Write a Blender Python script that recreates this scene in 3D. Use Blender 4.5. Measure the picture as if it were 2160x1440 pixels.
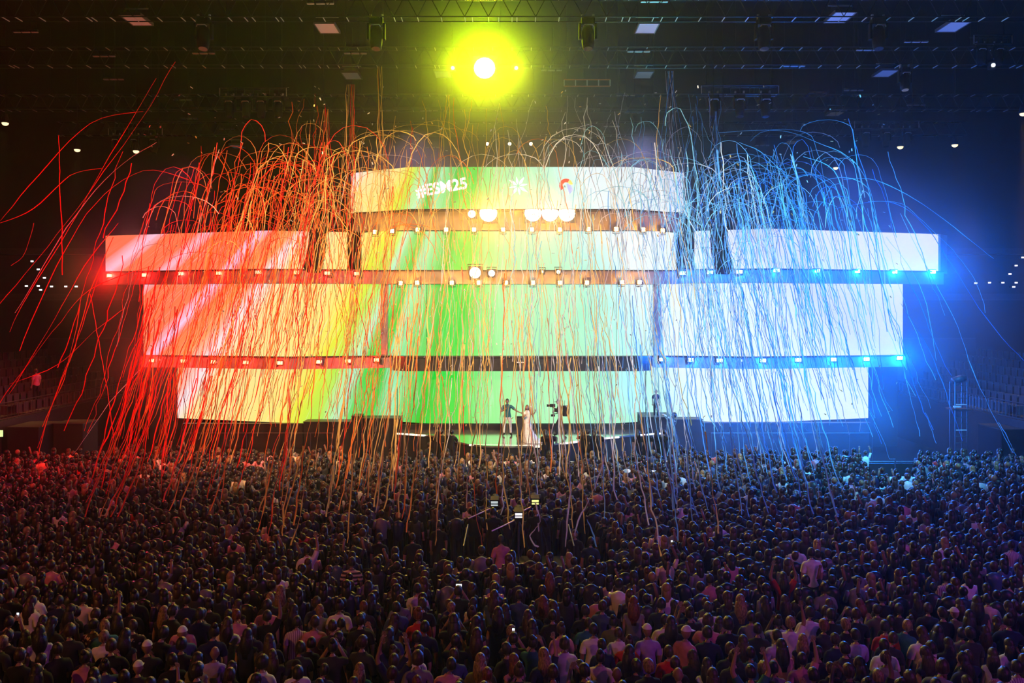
import bpy, math, random
import numpy as np
from mathutils import Vector, Matrix
PI = math.pi
C = bpy.context.scene.collection
for o in list(bpy.data.objects): bpy.data.objects.remove(o)

# ---------------------------------------------------------------- camera, world, exposure, main lights
F, CH, HY = 1800.0, 8.0, 650.0          # focal length in px, camera height, horizon row
def P(px, py, d): return Vector(((px-1080)*d/F, d, CH-(py-HY)*d/F))
def PX(px, d): return (px-1080)*d/F
def PZ(py, d): return CH-(py-HY)*d/F
cam = bpy.data.cameras.new('camera'); co = bpy.data.objects.new('camera', cam); C.objects.link(co)
co.location = (0, 0, CH); co.rotation_euler = (PI/2, 0, 0)
cam.sensor_width = 36; cam.lens = 36*F/2160; cam.shift_y = -(720-HY)/2160; cam.clip_end = 400
S = bpy.context.scene; S.camera = co
W = bpy.data.worlds.new('world'); S.world = W; W.use_nodes = True
W.node_tree.nodes['Background'].inputs[0].default_value = (0, 0, 0, 1); W.node_tree.nodes['Background'].inputs[1].default_value = 0
S.view_settings.view_transform = 'Standard'; S.view_settings.look = 'None'
S.view_settings.exposure = 0.0; S.view_settings.gamma = 1; S.view_settings.use_curve_mapping = False
cy = S.cycles
cy.use_denoising = True; cy.denoiser = 'OPENIMAGEDENOISE'
cy.max_bounces = 3; cy.diffuse_bounces = 1; cy.glossy_bounces = 1; cy.transmission_bounces = 1; cy.volume_bounces = 0; cy.transparent_max_bounces = 4
cy.sample_clamp_indirect = 2.0; cy.sample_clamp_direct = 0; cy.caustics_reflective = False; cy.caustics_refractive = False
cy.use_light_tree = True; cy.use_adaptive_sampling = True; cy.adaptive_threshold = .08; cy.adaptive_min_samples = 16; cy.volume_step_rate = 3.0; cy.volume_max_steps = 64

def aim(o, target):
    o.rotation_mode = 'QUATERNION'
    o.rotation_quaternion = (Vector(target)-o.location).to_track_quat('-Z', 'Y')
LD = {}
def spot(name, loc, target, power, col, cone=40, blend=1.0, rad=.15, parent=None):
    key = (name, power, col, cone, blend, rad)
    if key not in LD:
        l = bpy.data.lights.new(name, 'SPOT'); l.energy = power; l.color = col; l.spot_size = math.radians(cone); l.spot_blend = blend; l.shadow_soft_size = rad
        LD[key] = l
    o = bpy.data.objects.new(name, LD[key]); C.objects.link(o); o.location = loc; aim(o, target)
    if parent: o.parent = parent; o.matrix_parent_inverse = parent.matrix_basis.inverted()
    return o
def point(name, loc, power, col, rad=.06):
    key = (name, power, col)
    if key not in LD:
        l = bpy.data.lights.new(name, 'POINT'); l.energy = power; l.color = col; l.shadow_soft_size = rad; LD[key] = l
    o = bpy.data.objects.new(name, LD[key]); C.objects.link(o); o.location = loc; return o
K = 1.0
RED, AMB, BLU, CYN, YEL = (1, .012, .008), (1, .33, .05), (.0, .16, 1), (.06, .5, 1), (.85, 1, .0)
# wash lights on the front trusses above the audience, aimed at the stage front
spot('red_wash_light', (-14, 17, 23.5), (-17, 38, 4.5), 42000*K, RED, 44)
spot('red_wash_light', (-22, 17, 23.5), (-12, 42, 8), 36000*K, RED, 42)
spot('amber_wash_light', (-5, 16, 23.5), (-7, 39, 6), 54000*K, (1, .62, .28), 48)
spot('white_wash_light', (5, 16, 23.5), (3, 39, 6), 38000*K, (1, .84, .55), 46)
spot('blue_wash_light', (13, 17, 23.5), (12, 38, 5), 60000*K, (.1, .6, 1), 46)
spot('blue_wash_light', (22, 17, 23.5), (18, 42, 7), 55000*K, (.05, .4, 1), 44)
# house side of the arena: warm wash from the left rear, magenta from the right rear, low over the near crowd
spot('orange_house_light', (-24, -4, 17), (-8, 19, 1), 5500*K, (1, .34, .05), 75)
spot('magenta_house_light', (24, -4, 17), (9, 19, 1), 4500*K, (.8, .1, .65), 75)
spot('violet_house_light', (14, 2, 20), (3, 20, 1), 1600*K, (.35, .1, 1), 80)
spot('pink_house_light', (-20, 12, 20), (-10, 32, 1), 2600*K, (1, .08, .22), 80)
spot('lilac_back_light', (-6, 54, 19), (-4, 30, 1), 8000*K, (.7, .35, 1), 50, 1, .8)  # added unseen back lights, here and below, that rim the crowd's hair
spot('lilac_back_light', (8, 54, 19), (6, 30, 1), 8000*K, (.4, .38, 1), 50, 1, .8)
spot('pink_back_light', (-20, 53, 17), (-15, 29, 1), 7000*K, (1, .12, .35), 50, 1, .8)
spot('blue_back_light', (20, 53, 17), (16, 29, 1), 14000*K, (.06, .14, 1), 54, 1, .8)
spot('indigo_house_light', (20, 12, 20), (12, 32, 1), 3600*K, (.12, .12, 1), 80)

# ---------------------------------------------------------------- materials
MATS = {}
def mat(name, col, rough=.6, metal=0.0, emit=None, es=0.0, spec=.5, transl=0, noise=0):
    if name in MATS: return MATS[name]
    m = bpy.data.materials.new(name); m.use_nodes = True; nt = m.node_tree; b = nt.nodes['Principled BSDF']
    b.inputs['Base Color'].default_value = (*col, 1); b.inputs['Roughness'].default_value = rough; b.inputs['Metallic'].default_value = metal
    b.inputs['Specular IOR Level'].default_value = spec
    if emit: b.inputs['Emission Color'].default_value = (*emit, 1); b.inputs['Emission Strength'].default_value = es
    if noise:
        n = nt.nodes.new('ShaderNodeTexNoise'); n.inputs['Scale'].default_value = noise
        tc = nt.nodes.new('ShaderNodeTexCoord'); nt.links.new(tc.outputs['Object'], n.inputs['Vector'])
        mx = nt.nodes.new('ShaderNodeMix'); mx.data_type = 'RGBA'
        mx.inputs[6].default_value = (*[c*.6 for c in col], 1); mx.inputs[7].default_value = (*[min(1, c*1.35) for c in col], 1)
        nt.links.new(n.outputs['Fac'], mx.inputs[0]); nt.links.new(mx.outputs[2], b.inputs['Base Color'])
    if transl:
        t = nt.nodes.new('ShaderNodeBsdfTranslucent'); t.inputs[0].default_value = (*col, 1)
        mx = nt.nodes.new('ShaderNodeMixShader'); mx.inputs[0].default_value = transl
        nt.links.new(b.outputs[0], mx.inputs[1]); nt.links.new(t.outputs[0], mx.inputs[2])
        nt.links.new(mx.outputs[0], nt.nodes['Material Output'].inputs['Surface'])
    MATS[name] = m; return m
M_BLACK = mat('matt_black', (.012, .012, .014), .75, noise=3, spec=.25)
M_DARK = mat('dark_steel', (.05, .05, .055), .45, .5, noise=6)
M_ALU = mat('aluminium', (.10, .10, .11), .4, .8)
M_CLAMP = mat('bright_clamp', (.9, .9, .9), .35, .3)
M_WHITE = mat('white_paint', (.8, .8, .8), .5)
M_GREY = mat('grey_plastic', (.2, .2, .21), .5)
M_FASCIA = mat('fascia_gloss', (.24, .24, .25), .4, 0, noise=4)
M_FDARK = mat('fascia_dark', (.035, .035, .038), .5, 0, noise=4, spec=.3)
M_FLOOR = mat('arena_floor', (.02, .018, .018), .85, noise=.6, spec=.15)
M_WALL = mat('arena_wall', (.014, .014, .016), .8, noise=.4)
M_CEIL = mat('arena_ceiling', (.006, .006, .007), .8, noise=.5)
M_SEAT = mat('seat_plastic', (.06, .055, .06), .5)
M_STAGE = mat('stage_gloss', (.85, .85, .85), .12, .9)
M_LWHITE = mat('lamp_white', (1, 1, 1), emit=(1, .98, .95), es=5)
M_LRED = mat('lamp_red', (1, .5, .3), emit=(1, .42, .22), es=2.2)
M_LBLUE = mat('lamp_blue', (.7, .8, 1), emit=(.75, .88, 1), es=4)
M_LAMB = mat('lamp_amber', (1, .9, .6), emit=(1, .9, .62), es=4)
M_LHOUSE = mat('lamp_house', (1, .8, .5), emit=(1, .78, .42), es=1.6)
M_LFAR = mat('lamp_far', (1, 1, 1), emit=(1, .95, .9), es=1.6)
M_EDGE = mat('edge_glow', (1, 1, .8), emit=(1, .95, .75), es=1.1)
M_PHONE = mat('phone_glow', (1, 1, 1), emit=(.75, .88, 1), es=1.8)
M_PANEL = mat('diffuser_panel', (.9, .9, .9), .5, emit=(.8, .9, 1), es=.02)  # faint emission stands in for stage light on the switched-off panels

# ---------------------------------------------------------------- mesh helpers
class MB:
    def __init__(s): s.v = []; s.f = []
    def add(s, v, f):
        k = len(s.v); s.v += [tuple(p) for p in v]; s.f += [tuple(i+k for i in q) for q in f]; return s
    def box(s, x0, x1, y0, y1, z0, z1):
        v = [(x, y, z) for x in (x0, x1) for y in (y0, y1) for z in (z0, z1)]
        return s.add(v, [(0,1,3,2), (4,6,7,5), (0,4,5,1), (2,3,7,6), (0,2,6,4), (1,5,7,3)])
    def cbox(s, c, sx, sy, sz, bev=0):
        x, y, z = c
        if not bev: return s.box(x-sx/2, x+sx/2, y-sy/2, y+sy/2, z-sz/2, z+sz/2)
        hx, hy = sx/2, sy/2
        pr = [(hx-bev, -hy), (hx, -hy+bev), (hx, hy-bev), (hx-bev, hy), (-hx+bev, hy), (-hx, hy-bev), (-hx, -hy+bev), (-hx+bev, -hy)]
        return s.prism([(x+a, y+b) for a, b in pr], z-sz/2, z+sz/2)
    def prism(s, poly, z0, z1):
        n = len(poly); v = [(a, b, z0) for a, b in poly]+[(a, b, z1) for a, b in poly]
        return s.add(v, [tuple(range(n))[::-1], tuple(range(n, 2*n))]+[(i, (i+1) % n, n+(i+1) % n, n+i) for i in range(n)])
    def tube(s, pts, rad, n=8, cap=True, squash=1):
        pts = [Vector(p) for p in pts]; m = len(pts)
        if not hasattr(rad, '__len__'): rad = [rad]*m
        v = []
        up = Vector((0, 0, 1))
        d0 = (pts[-1]-pts[0])
        if d0.length < 1e-6: d0 = Vector((0, 0, 1))
        if abs(d0.normalized().z) > .9: up = Vector((0, 1, 0))
        for i, p in enumerate(pts):
            t = (pts[min(i+1, m-1)]-pts[max(i-1, 0)]).normalized()
            a = t.cross(up)
            if a.length < 1e-4: a = t.cross(Vector((1, 0, 0)))
            a.normalize(); b = t.cross(a)
            for k in range(n):
                q = 2*PI*k/n; v.append(p+(a*math.cos(q)+b*math.sin(q)*squash)*rad[i])
        f = [(i*n+k, i*n+(k+1) % n, (i+1)*n+(k+1) % n, (i+1)*n+k) for i in range(m-1) for k in range(n)]
        if cap: f += [tuple(range(n))[::-1], tuple(range((m-1)*n, m*n))]
        return s.add(v, f)
    def sphere(s, c, r, nu=10, nv=7, sc=(1, 1, 1)):
        c = Vector(c); v = [c+Vector((0, 0, r*sc[2]))]
        for j in range(1, nv):
            th = PI*j/nv
            for i in range(nu):
                ph = 2*PI*i/nu; v.append(c+Vector((r*sc[0]*math.sin(th)*math.cos(ph), r*sc[1]*math.sin(th)*math.sin(ph), r*sc[2]*math.cos(th))))
        v.append(c-Vector((0, 0, r*sc[2]))); e = len(v)-1
        f = [(0, 1+i, 1+(i+1) % nu) for i in range(nu)]
        for j in range(nv-2):
            a = 1+j*nu; b = a+nu
            f += [(a+i, b+i, b+(i+1) % nu, a+(i+1) % nu) for i in range(nu)]
        a = 1+(nv-2)*nu; f += [(e, a+(i+1) % nu, a+i) for i in range(nu)]
        return s.add(v, f)
    def mesh(s, name, smooth=False):
        me = bpy.data.meshes.new(name); me.from_pydata(s.v, [], s.f); me.update()
        if smooth: me.shade_smooth()
        return me
def obj(name, me, m=None, parent=None, loc=None, smooth=False):
    if isinstance(me, MB): me = me.mesh(name, smooth)
    o = bpy.data.objects.new(name, me); C.objects.link(o)
    if m and not me.materials: me.materials.append(m)
    if loc is not None: o.location = loc
    if parent: o.parent = parent
    return o
def tag(o, label, cat, group=None, kind=None):
    o['label'] = label; o['category'] = cat
    if group: o['group'] = group
    if kind: o['kind'] = kind
    return o
def thing(name, label, cat, loc=(0, 0, 0), rz=0, group=None, sc=1):
    o = bpy.data.objects.new(name, None); C.objects.link(o); o.location = loc; o.rotation_euler = (0, 0, rz); o.scale = (sc, sc, sc)
    o.empty_display_size = .2
    return tag(o, label, cat, group)
def struct(name, mb, m, parent=None):
    o = obj(name, mb, m, parent); o['kind'] = 'structure'; return o
def dup(root, loc=None, rz=None, sc=None, label=None, group=None):
    r = root.copy(); C.objects.link(r)
    if loc is not None: r.location = loc
    if rz is not None: r.rotation_euler = (0, 0, rz)
    if sc is not None: r.scale = (sc, sc, sc)
    if label: r['label'] = label
    if group: r['group'] = group
    for ch in KIDS.get(root.name, []):
        c = ch.copy(); C.objects.link(c); c.parent = r; KIDS.setdefault(r.name, []).append(c)
        for g in KIDS.get(ch.name, []):
            d = g.copy(); C.objects.link(d); d.parent = c
    return r
KIDS = {}
def part(name, mb, m, parent, smooth=False):
    o = obj(name, mb, m, parent, smooth=smooth); KIDS.setdefault(parent.name, []).append(o); return o
def ordn(n):
    n += 1
    u = ['', 'first', 'second', 'third', 'fourth', 'fifth', 'sixth', 'seventh', 'eighth', 'ninth', 'tenth', 'eleventh', 'twelfth', 'thirteenth', 'fourteenth', 'fifteenth', 'sixteenth', 'seventeenth', 'eighteenth', 'nineteenth']
    if n < 20: return u[n]
    t = ['', '', 'twent', 'thirt', 'fort', 'fift', 'sixt', 'sevent', 'eight', 'ninet'][n//10]
    return t+'ieth' if n % 10 == 0 else t+'y-'+u[n % 10]
ORD = ['first', 'second', 'third', 'fourth', 'fifth', 'sixth', 'seventh', 'eighth', 'ninth', 'tenth', 'eleventh', 'twelfth', 'thirteenth', 'fourteenth', 'fifteenth', 'sixteenth']

# ---------------------------------------------------------------- arena shell
struct('floor', MB().box(-46, 46, -9, 72, -.3, 0), M_FLOOR)
struct('ceiling', MB().box(-46, 46, -9, 72, 25, 25.3), M_CEIL)
struct('wall_back', MB().box(-46, 46, 72, 72.4, 0, 25), M_WALL)
struct('wall_left', MB().box(-46.4, -46, -9, 72, 0, 25), M_WALL)
struct('wall_right', MB().box(46, 46.4, -9, 72, 0, 25), M_WALL)
struct('wall_rear', MB().box(-46, 46, -9.4, -9, 0, 25), M_WALL)
for i, z in enumerate((9.2, 13.0)):
    struct('trim_%d' % (i+1), MB().box(-46, 46, 70.8, 72, z-.5, z), M_DARK)
hz = bpy.data.materials.new('thin_haze'); hz.use_nodes = True
nt = hz.node_tree; nt.nodes.remove(nt.nodes['Principled BSDF'])
vs = nt.nodes.new('ShaderNodeVolumeScatter'); vs.inputs['Color'].default_value = (1, 1, 1, 1); vs.inputs['Density'].default_value = .0007; vs.inputs['Anisotropy'].default_value = .7
nt.links.new(vs.outputs[0], nt.nodes['Material Output'].inputs['Volume'])
hzo = obj('haze', MB().box(-45.9, 45.9, -8.9, 71.9, .01, 24.9), hz)
tag(hzo, 'thin stage haze filling the whole arena air', 'haze', kind='stuff')

def cloud(label, loc, r, d0, p=2.0, g=.35):  # added smoke; the puffs at the lamps stand in for lens bloom
    """a soft added puff of smoke: density falls off towards its edge"""
    m = bpy.data.materials.new('smoke'); m.use_nodes = True; nt = m.node_tree; N = nt.nodes; N.remove(N['Principled BSDF'])
    tc = N.new('ShaderNodeTexCoord'); ln_ = N.new('ShaderNodeVectorMath'); ln_.operation = 'LENGTH'; nt.links.new(tc.outputs['Object'], ln_.inputs[0])
    a = N.new('ShaderNodeMath'); a.operation = 'SUBTRACT'; a.use_clamp = True; a.inputs[0].default_value = 1; nt.links.new(ln_.outputs['Value'], a.inputs[1])
    b = N.new('ShaderNodeMath'); b.operation = 'POWER'; nt.links.new(a.outputs[0], b.inputs[0]); b.inputs[1].default_value = p
    c = N.new('ShaderNodeMath'); c.operation = 'MULTIPLY'; nt.links.new(b.outputs[0], c.inputs[0]); c.inputs[1].default_value = d0
    v = N.new('ShaderNodeVolumeScatter'); v.inputs['Anisotropy'].default_value = g; nt.links.new(c.outputs[0], v.inputs['Density']); nt.links.new(v.outputs[0], N['Material Output'].inputs['Volume'])
    o = obj('smoke', MB().sphere((0, 0, 0), 1.0, 20, 14), m); o.location = loc; o.scale = r
    return tag(o, label, 'smoke', kind='stuff')
cloud('added smoke puff for the bloom around the huge yellow lamp', P(1022, 143, 43), (14, 6, 12), .22, 2.6)
cloud('added smoke for the amber bloom in front of the centre screens and blinders', P(1070, 490, 44), (11, 4, 5), .08, 2)
cloud('blue-lit smoke bank beside the outer ends of the right screens', P(1900, 620, 43), (16, 6, 13), .06, 1.8)
cloud('added smoke for the red bloom at the outer end of the upper left ledge', P(231, 585, 46), (5, 3, 5), .12, 2.2)
cloud('added smoke for the red bloom at the outer end of the lower left ledge', P(325, 770, 45), (5.5, 3, 5), .11, 2.2)
cloud('blue-lit low smoke in front of the right skirt wall', P(1650, 930, 41.5), (15, 3, 3.5), .05, 1.5)
cloud('teal-lit smoke behind and above the crown screen', P(1400, 300, 48), (14, 4, 7), .03, 1.5)

# ---------------------------------------------------------------- video screens
def lin(c): return tuple((x/12.92 if x <= .04045 else ((x+.055)/1.055)**2.4) for x in c)
RAMP = [(-1.62, (1, .46, .30)), (-1.53, (1, .80, .90)), (-1.47, (1, .48, .28)), (-1.32, (1, .46, .28)), (-1.27, (1, .78, .86)), (-1.22, (1, .46, .26)), (-1.02, (1, .50, .32)), (-.985, (.95, .85, 1)),
        (-.95, (1, .48, .28)), (-.86, (1, .62, .34)), (-.81, (1, .93, .95)), (-.74, (1, .92, .62)), (-.53, (1, .93, .50)), (-.46, (.92, .95, .22)), (-.40, (.72, .95, .30)),
        (-.36, (.72, .98, .82)), (-.325, (.35, .88, .35)), (-.295, (.05, .82, .08)), (-.26, (.65, .97, .75)), (-.21, (.40, .90, .45)), (-.165, (.02, .80, .12)), (-.12, (.12, .90, .28)), (-.07, (.08, .88, .20)),
        (-.01, (.50, .96, .50)), (.06, (.66, .98, .66)), (.32, (.68, .99, .82)), (.43, (.74, 1, .95)), (.56, (.93, 1, 1)), (.95, (.92, .97, 1)), (1.15, (.85, .88, 1)), (1.5, (.92, .93, 1))]
def screen_material():
    m = bpy.data.materials.new('led_screen'); m.use_nodes = True; nt = m.node_tree; N = nt.nodes; L = nt.links
    b = N['Principled BSDF']; b.inputs['Base Color'].default_value = (.02, .02, .02, 1)
    g = N.new('ShaderNodeNewGeometry'); sp = N.new('ShaderNodeSeparateXYZ'); L.new(g.outputs['Position'], sp.inputs[0])
    def mth(op, a, b_=None, c=None):
        n = N.new('ShaderNodeMath'); n.operation = op
        for i, q in enumerate((a, b_, c)):
            if q is None: continue
            if isinstance(q, (int, float)): n.inputs[i].default_value = q
            else: L.new(q, n.inputs[i])
        return n.outputs[0]
    t = mth('DIVIDE', mth('ADD', sp.outputs[0], 1.38), mth('SUBTRACT', 24.1, sp.outputs[2]))
    nz = N.new('ShaderNodeTexNoise'); nz.noise_dimensions = '2D'; nz.inputs['Scale'].default_value = 1
    cb = N.new('ShaderNodeCombineXYZ'); L.new(mth('MULTIPLY', t, 14), cb.inputs[0]); L.new(mth('MULTIPLY', sp.outputs[2], .12), cb.inputs[1]); L.new(cb.outputs[0], nz.inputs['Vector'])
    t2 = mth('ADD', t, mth('MULTIPLY', mth('SUBTRACT', nz.outputs['Fac'], .5), .07))
    cr = N.new('ShaderNodeValToRGB'); e = cr.color_ramp.elements
    f = lambda x: (x+1.7)/3.4
    e[0].position = f(RAMP[0][0]); e[0].color = (*lin(RAMP[0][1]), 1); e[1].position = f(RAMP[-1][0]); e[1].color = (*lin(RAMP[-1][1]), 1)
    for p_, c_ in RAMP[1:-1]:
        q = e.new(f(p_)); q.color = (*lin(c_), 1)
    L.new(mth('DIVIDE', mth('ADD', t2, 1.7), 3.4), cr.inputs[0])
    nz2 = N.new('ShaderNodeTexNoise'); nz2.noise_dimensions = '2D'; nz2.inputs['Detail'].default_value = 3
    cb2 = N.new('ShaderNodeCombineXYZ'); L.new(mth('MULTIPLY', t, 45), cb2.inputs[0]); L.new(mth('MULTIPLY', sp.outputs[2], .1), cb2.inputs[1]); L.new(cb2.outputs[0], nz2.inputs['Vector'])
    w = mth('MULTIPLY', mth('SMOOTH_MAX', mth('SUBTRACT', nz2.outputs['Fac'], .56), 0, .02), 1.3)
    mx = N.new('ShaderNodeMix'); mx.data_type = 'RGBA'; L.new(w, mx.inputs[0]); L.new(cr.outputs[0], mx.inputs[6]); mx.inputs[7].default_value = (.95, .92, 1, 1)
    L.new(mx.outputs[2], b.inputs['Emission Color']); b.inputs['Emission Strength'].default_value = 1.0
    return m
M_SCR = screen_material()
def facet_strip(poly, z0, z1, gap=.02, thick=.12, back=0.0):
    """vertical panels along a plan polyline [(px, d)]: list of MB, thickness towards the back"""
    pts = [Vector((PX(px, d), d+back, 0)) for px, d in poly]; out = []
    for a, b in zip(pts, pts[1:]):
        t = (b-a).normalized(); n = Vector((-t.y, t.x, 0)); a2 = a+t*gap; b2 = b-t*gap
        m = MB(); q = [a2, b2, b2+n*thick, a2+n*thick]
        m.prism([(p.x, p.y) for p in q], z0, z1); out.append(m)
    return out
def screen(label, poly, z0, z1):
    a = poly[len(poly)//2]; t = thing('video_screen', label, 'screen', group='video screens of the stage set')
    for m in facet_strip(poly, z0, z1): part('screen_panel', m, M_SCR, t)
    fr = MB()
    for m in facet_strip(poly, z0-.03, z1+.03, 0, .5, .13): fr.add(m.v, m.f)
    part('screen_housing', fr, M_BLACK, t)
    return t
UZ0, UZ1 = 10.07, 12.1
screen('long upper side screen with pink and orange stripes, left of the centre', [(222, 48.3), (565, 45), (733, 46)], UZ0, UZ1)
screen('long upper side screen glowing white and lavender, right of the centre', [(1464, 46.4), (1625, 45), (1980, 48.4)], UZ0+.02, UZ1+.1)
screen('tall middle screen with a white ray over orange, left end', [(302, 46.8), (605, 45), (805, 46)], 5.45, 9.3)
screen('large middle centre screen with bright green vertical rays', [(818, 46.1), (900, 46), (1300, 46), (1380, 46.1)], 5.44, 9.28)
screen('tall middle screen with pale blue-white light, right end', [(1392, 46), (1587, 45), (1905, 46.8)], 5.45, 9.33)
screen('bottom cream and yellow screen left of the performers', [(374, 47.2), (632, 45), (838, 47.4)], 1.93, 4.78)
screen('bottom green screen directly behind the performers', [(838, 46.8), (900, 46.1), (1290, 46.1), (1362, 46.8)], 1.79, 4.95)
screen('bottom white screen behind the rightmost ledge lamps and riser', [(1362, 47.4), (1558, 45), (1832, 47.2)], 1.93, 4.80)
crown = screen('topmost crown screen carrying three logos', [(740, 47.1), (865, 45), (1333, 45), (1442, 47.0)], 13.25, 15.45)
screen('centre screen just beneath the row of amber lamps', [(762, 46.9), (810, 46), (1385, 46), (1427, 46.9)], 10.04, 12.15)
# logos on the crown screen
M_LOGO = mat('logo_white', (1, 1, 1), emit=(1, 1, 1), es=1.25)
M_LRD = mat('logo_red', (.8, .05, .03), emit=lin((.88, .20, .12)), es=1); M_LYL = mat('logo_yellow', (.9, .7, .1), emit=lin((1, .85, .4)), es=1); M_LBL = mat('logo_blue', (.3, .4, .8), emit=lin((.62, .72, .95)), es=1)
def text_mesh(s, size, ext=.01, offset=0.0):
    cu = bpy.data.curves.new('lettering', 'FONT'); cu.body = s; cu.size = size; cu.extrude = ext; cu.offset = offset; cu.align_x = 'CENTER'; cu.align_y = 'CENTER'
    o = bpy.data.objects.new('lettering', cu); C.objects.link(o); bpy.context.view_layer.update()
    me = bpy.data.meshes.new_from_object(o); bpy.data.objects.remove(o); me.materials.clear(); return me
lt = obj('lettering', text_mesh('#ESM25', .82, .012, .022), M_LOGO, crown, P(932, 396, 44.96)); lt.rotation_euler = (PI/2, -math.radians(10), 0); lt.scale = (1.0, 1, 1)
def sector(r0, r1, a0, a1, n=10, th=.03):
    v = []; f = []
    for i in range(n+1):
        a = math.radians(a0+(a1-a0)*i/n); c, s = math.cos(a), math.sin(a)
        v += [(r0*c, 0, r0*s), (r1*c, 0, r1*s), (r0*c, th, r0*s), (r1*c, th, r1*s)]
    for i in range(n):
        k = 4*i; f += [(k, k+1, k+5, k+4), (k+2, k+6, k+7, k+3), (k+1, k+3, k+7, k+5), (k, k+4, k+6, k+2)]
    f += [(0, 2, 3, 1), (4*n, 4*n+1, 4*n+3, 4*n+2)]
    return MB().add(v, f)
em = MB()
for k in range(8):
    a = 2*PI*k/8+.2; r = .34+.06*(k % 2)
    pts = [(.08*math.cos(a), 0, .08*math.sin(a)), (r*.7*math.cos(a-.28), 0, r*.7*math.sin(a-.28)), (r*1.5*math.cos(a), 0, r*1.5*math.sin(a)), (r*.7*math.cos(a+.28), 0, r*.7*math.sin(a+.28))]
    em.add(pts+[(x, .03, z) for x, y, z in pts], [(0, 1, 2, 3), (7, 6, 5, 4), (0, 4, 5, 1), (1, 5, 6, 2), (2, 6, 7, 3), (3, 7, 4, 0)])
obj('emblem', em, M_LOGO, crown, P(1093, 392, 44.93)); 
obj('emblem_arc', sector(.17, .36, 60, 225, 12), M_LRD, crown, P(1194, 391, 44.93)); obj('emblem_arc', sector(.17, .36, 10, 58, 6), M_LYL, crown, P(1194, 391, 44.93))
obj('emblem_wedge', MB().add([(-.02, 0, .12), (.12, 0, .2), (.34, 0, -.18), (.12, 0, -.42), (-.02, .03, .12), (.12, .03, .2), (.34, .03, -.18), (.12, .03, -.42)], [(0, 3, 2, 1), (4, 5, 6, 7), (0, 1, 5, 4), (1, 2, 6, 5), (2, 3, 7, 6), (3, 0, 4, 7)]), M_LBL, crown, P(1196, 393, 44.93))

# dark return fin at the outer end of the upper right screen
fin = MB(); a = P(1984, 494, 48.3); b = P(1998, 500, 49.3)
fin.prism([(a.x, a.y), (b.x, b.y), (b.x-.1, b.y+.1), (a.x-.1, a.y+.1)], 10.0, 12.2)
tag(obj('return_panel', fin, M_FASCIA), 'narrow dark return panel folding back at the far right screen end', 'panel')

# ledges (fascia bands) that carry the lamps
LEDGE = {}
def ledge(key, label, poly, z0, z1, proud=.3, m_=None):
    t = thing('light_ledge', label, 'ledge', group='dark ledges between the screens')
    for m in facet_strip(poly, z0, z1, .0, .7, -proud): part('fascia_panel', m, m_ or M_FASCIA, t)
    for m in facet_strip(poly, z1-.04, z1+.03, 0, .8, -proud-.06): part('top_rail', m, M_DARK, t)
    LEDGE[key] = poly
    return t
ledge('UL', 'upper ledge under the pink and orange striped screen', [(222, 48.3), (565, 45), (765, 45.9)], 9.32, 10.04)
ledge('UC', 'upper ledge crossing the centre above the green screen', [(766, 45.9), (1429, 45.9)], 9.30, 10.02)
ledge('UR', 'upper ledge under the white and lavender screen', [(1430, 45.9), (1625, 45), (1985, 48.4)], 9.35, 10.06)
ledge('LL', 'lower ledge with red lamps above the cream screen', [(302, 46.8), (605, 45), (829, 46.2)], 4.80, 5.43)
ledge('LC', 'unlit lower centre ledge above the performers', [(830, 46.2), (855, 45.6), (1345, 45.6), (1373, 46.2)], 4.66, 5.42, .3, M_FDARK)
ledge('LR', 'lower ledge with blue-white lamps above the white screen', [(1374, 46.2), (1587, 45), (1905, 46.8)], 4.82, 5.43)
ledge('CC', 'brown-lit band between crown screen and centre screen', [(748, 46.9), (865, 45.9), (1333, 45.9), (1436, 46.9)], 12.2, 13.22, .1)
for px, lab in ((811, 'narrow dark post left of the green middle screen'), (1386, 'narrow blue-lit post right of the green middle screen')):
    tag(obj('screen_post', MB().box(PX(px-7, 45.9), PX(px+7, 45.9), 45.8, 46.4, 5.44, 9.3), M_FASCIA), lab, 'post')
# scaffold wall behind the set
sc_t = thing('scaffold', 'black scaffold and cloth holding the screens from behind', 'scaffold')
part('back_cloth', MB().box(PX(320, 49.5), PX(1890, 49.5), 49.3, 49.5, 0, 12.6), M_BLACK, sc_t)
for i in range(14):
    x = PX(330+i*119, 50); part('upright', MB().tube([(x, 50, 0), (x, 50, 13)], .05, 6), M_ALU, sc_t)
for z in (2.5, 5, 7.5, 10, 12.5):
    part('ledger', MB().tube([(PX(330, 50), 50, z), (PX(1877, 50), 50, z)], .04, 6), M_ALU, sc_t)

# ---------------------------------------------------------------- lamps
def d_on(poly, px):
    if px <= poly[0][0]: return poly[0][1]
    for (a, da), (b, db) in zip(poly, poly[1:]):
        if px <= b: return da+(db-da)*(px-a)/(b-a)
    return poly[-1][1]
def lamp_proto(m, w=.30, h=.17):
    e = thing('ledge_lamp', 'x', 'lamp', (0, 0, -50))
    part('lamp_housing', MB().cbox((0, .12, 0), w+.1, .2, h+.1, .03), M_DARK, e)
    part('lens', MB().cbox((0, 0, 0), w, .06, h, .02), m, e)
    part('bracket', MB().tube([(-w/2-.08, .14, .0), (-w/2-.08, .14, -.22), (w/2+.08, .14, -.22), (w/2+.08, .14, 0)], .02, 6), M_DARK, e)
    part('mount_arm', MB().box(-.03, .03, .1, .95, -.25, -.19), M_DARK, e)
    return e
protos = {'r': lamp_proto(M_LRED), 'b': lamp_proto(M_LBLUE), 'a': lamp_proto(M_LAMB, .2, .2)}
used = {}
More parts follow.
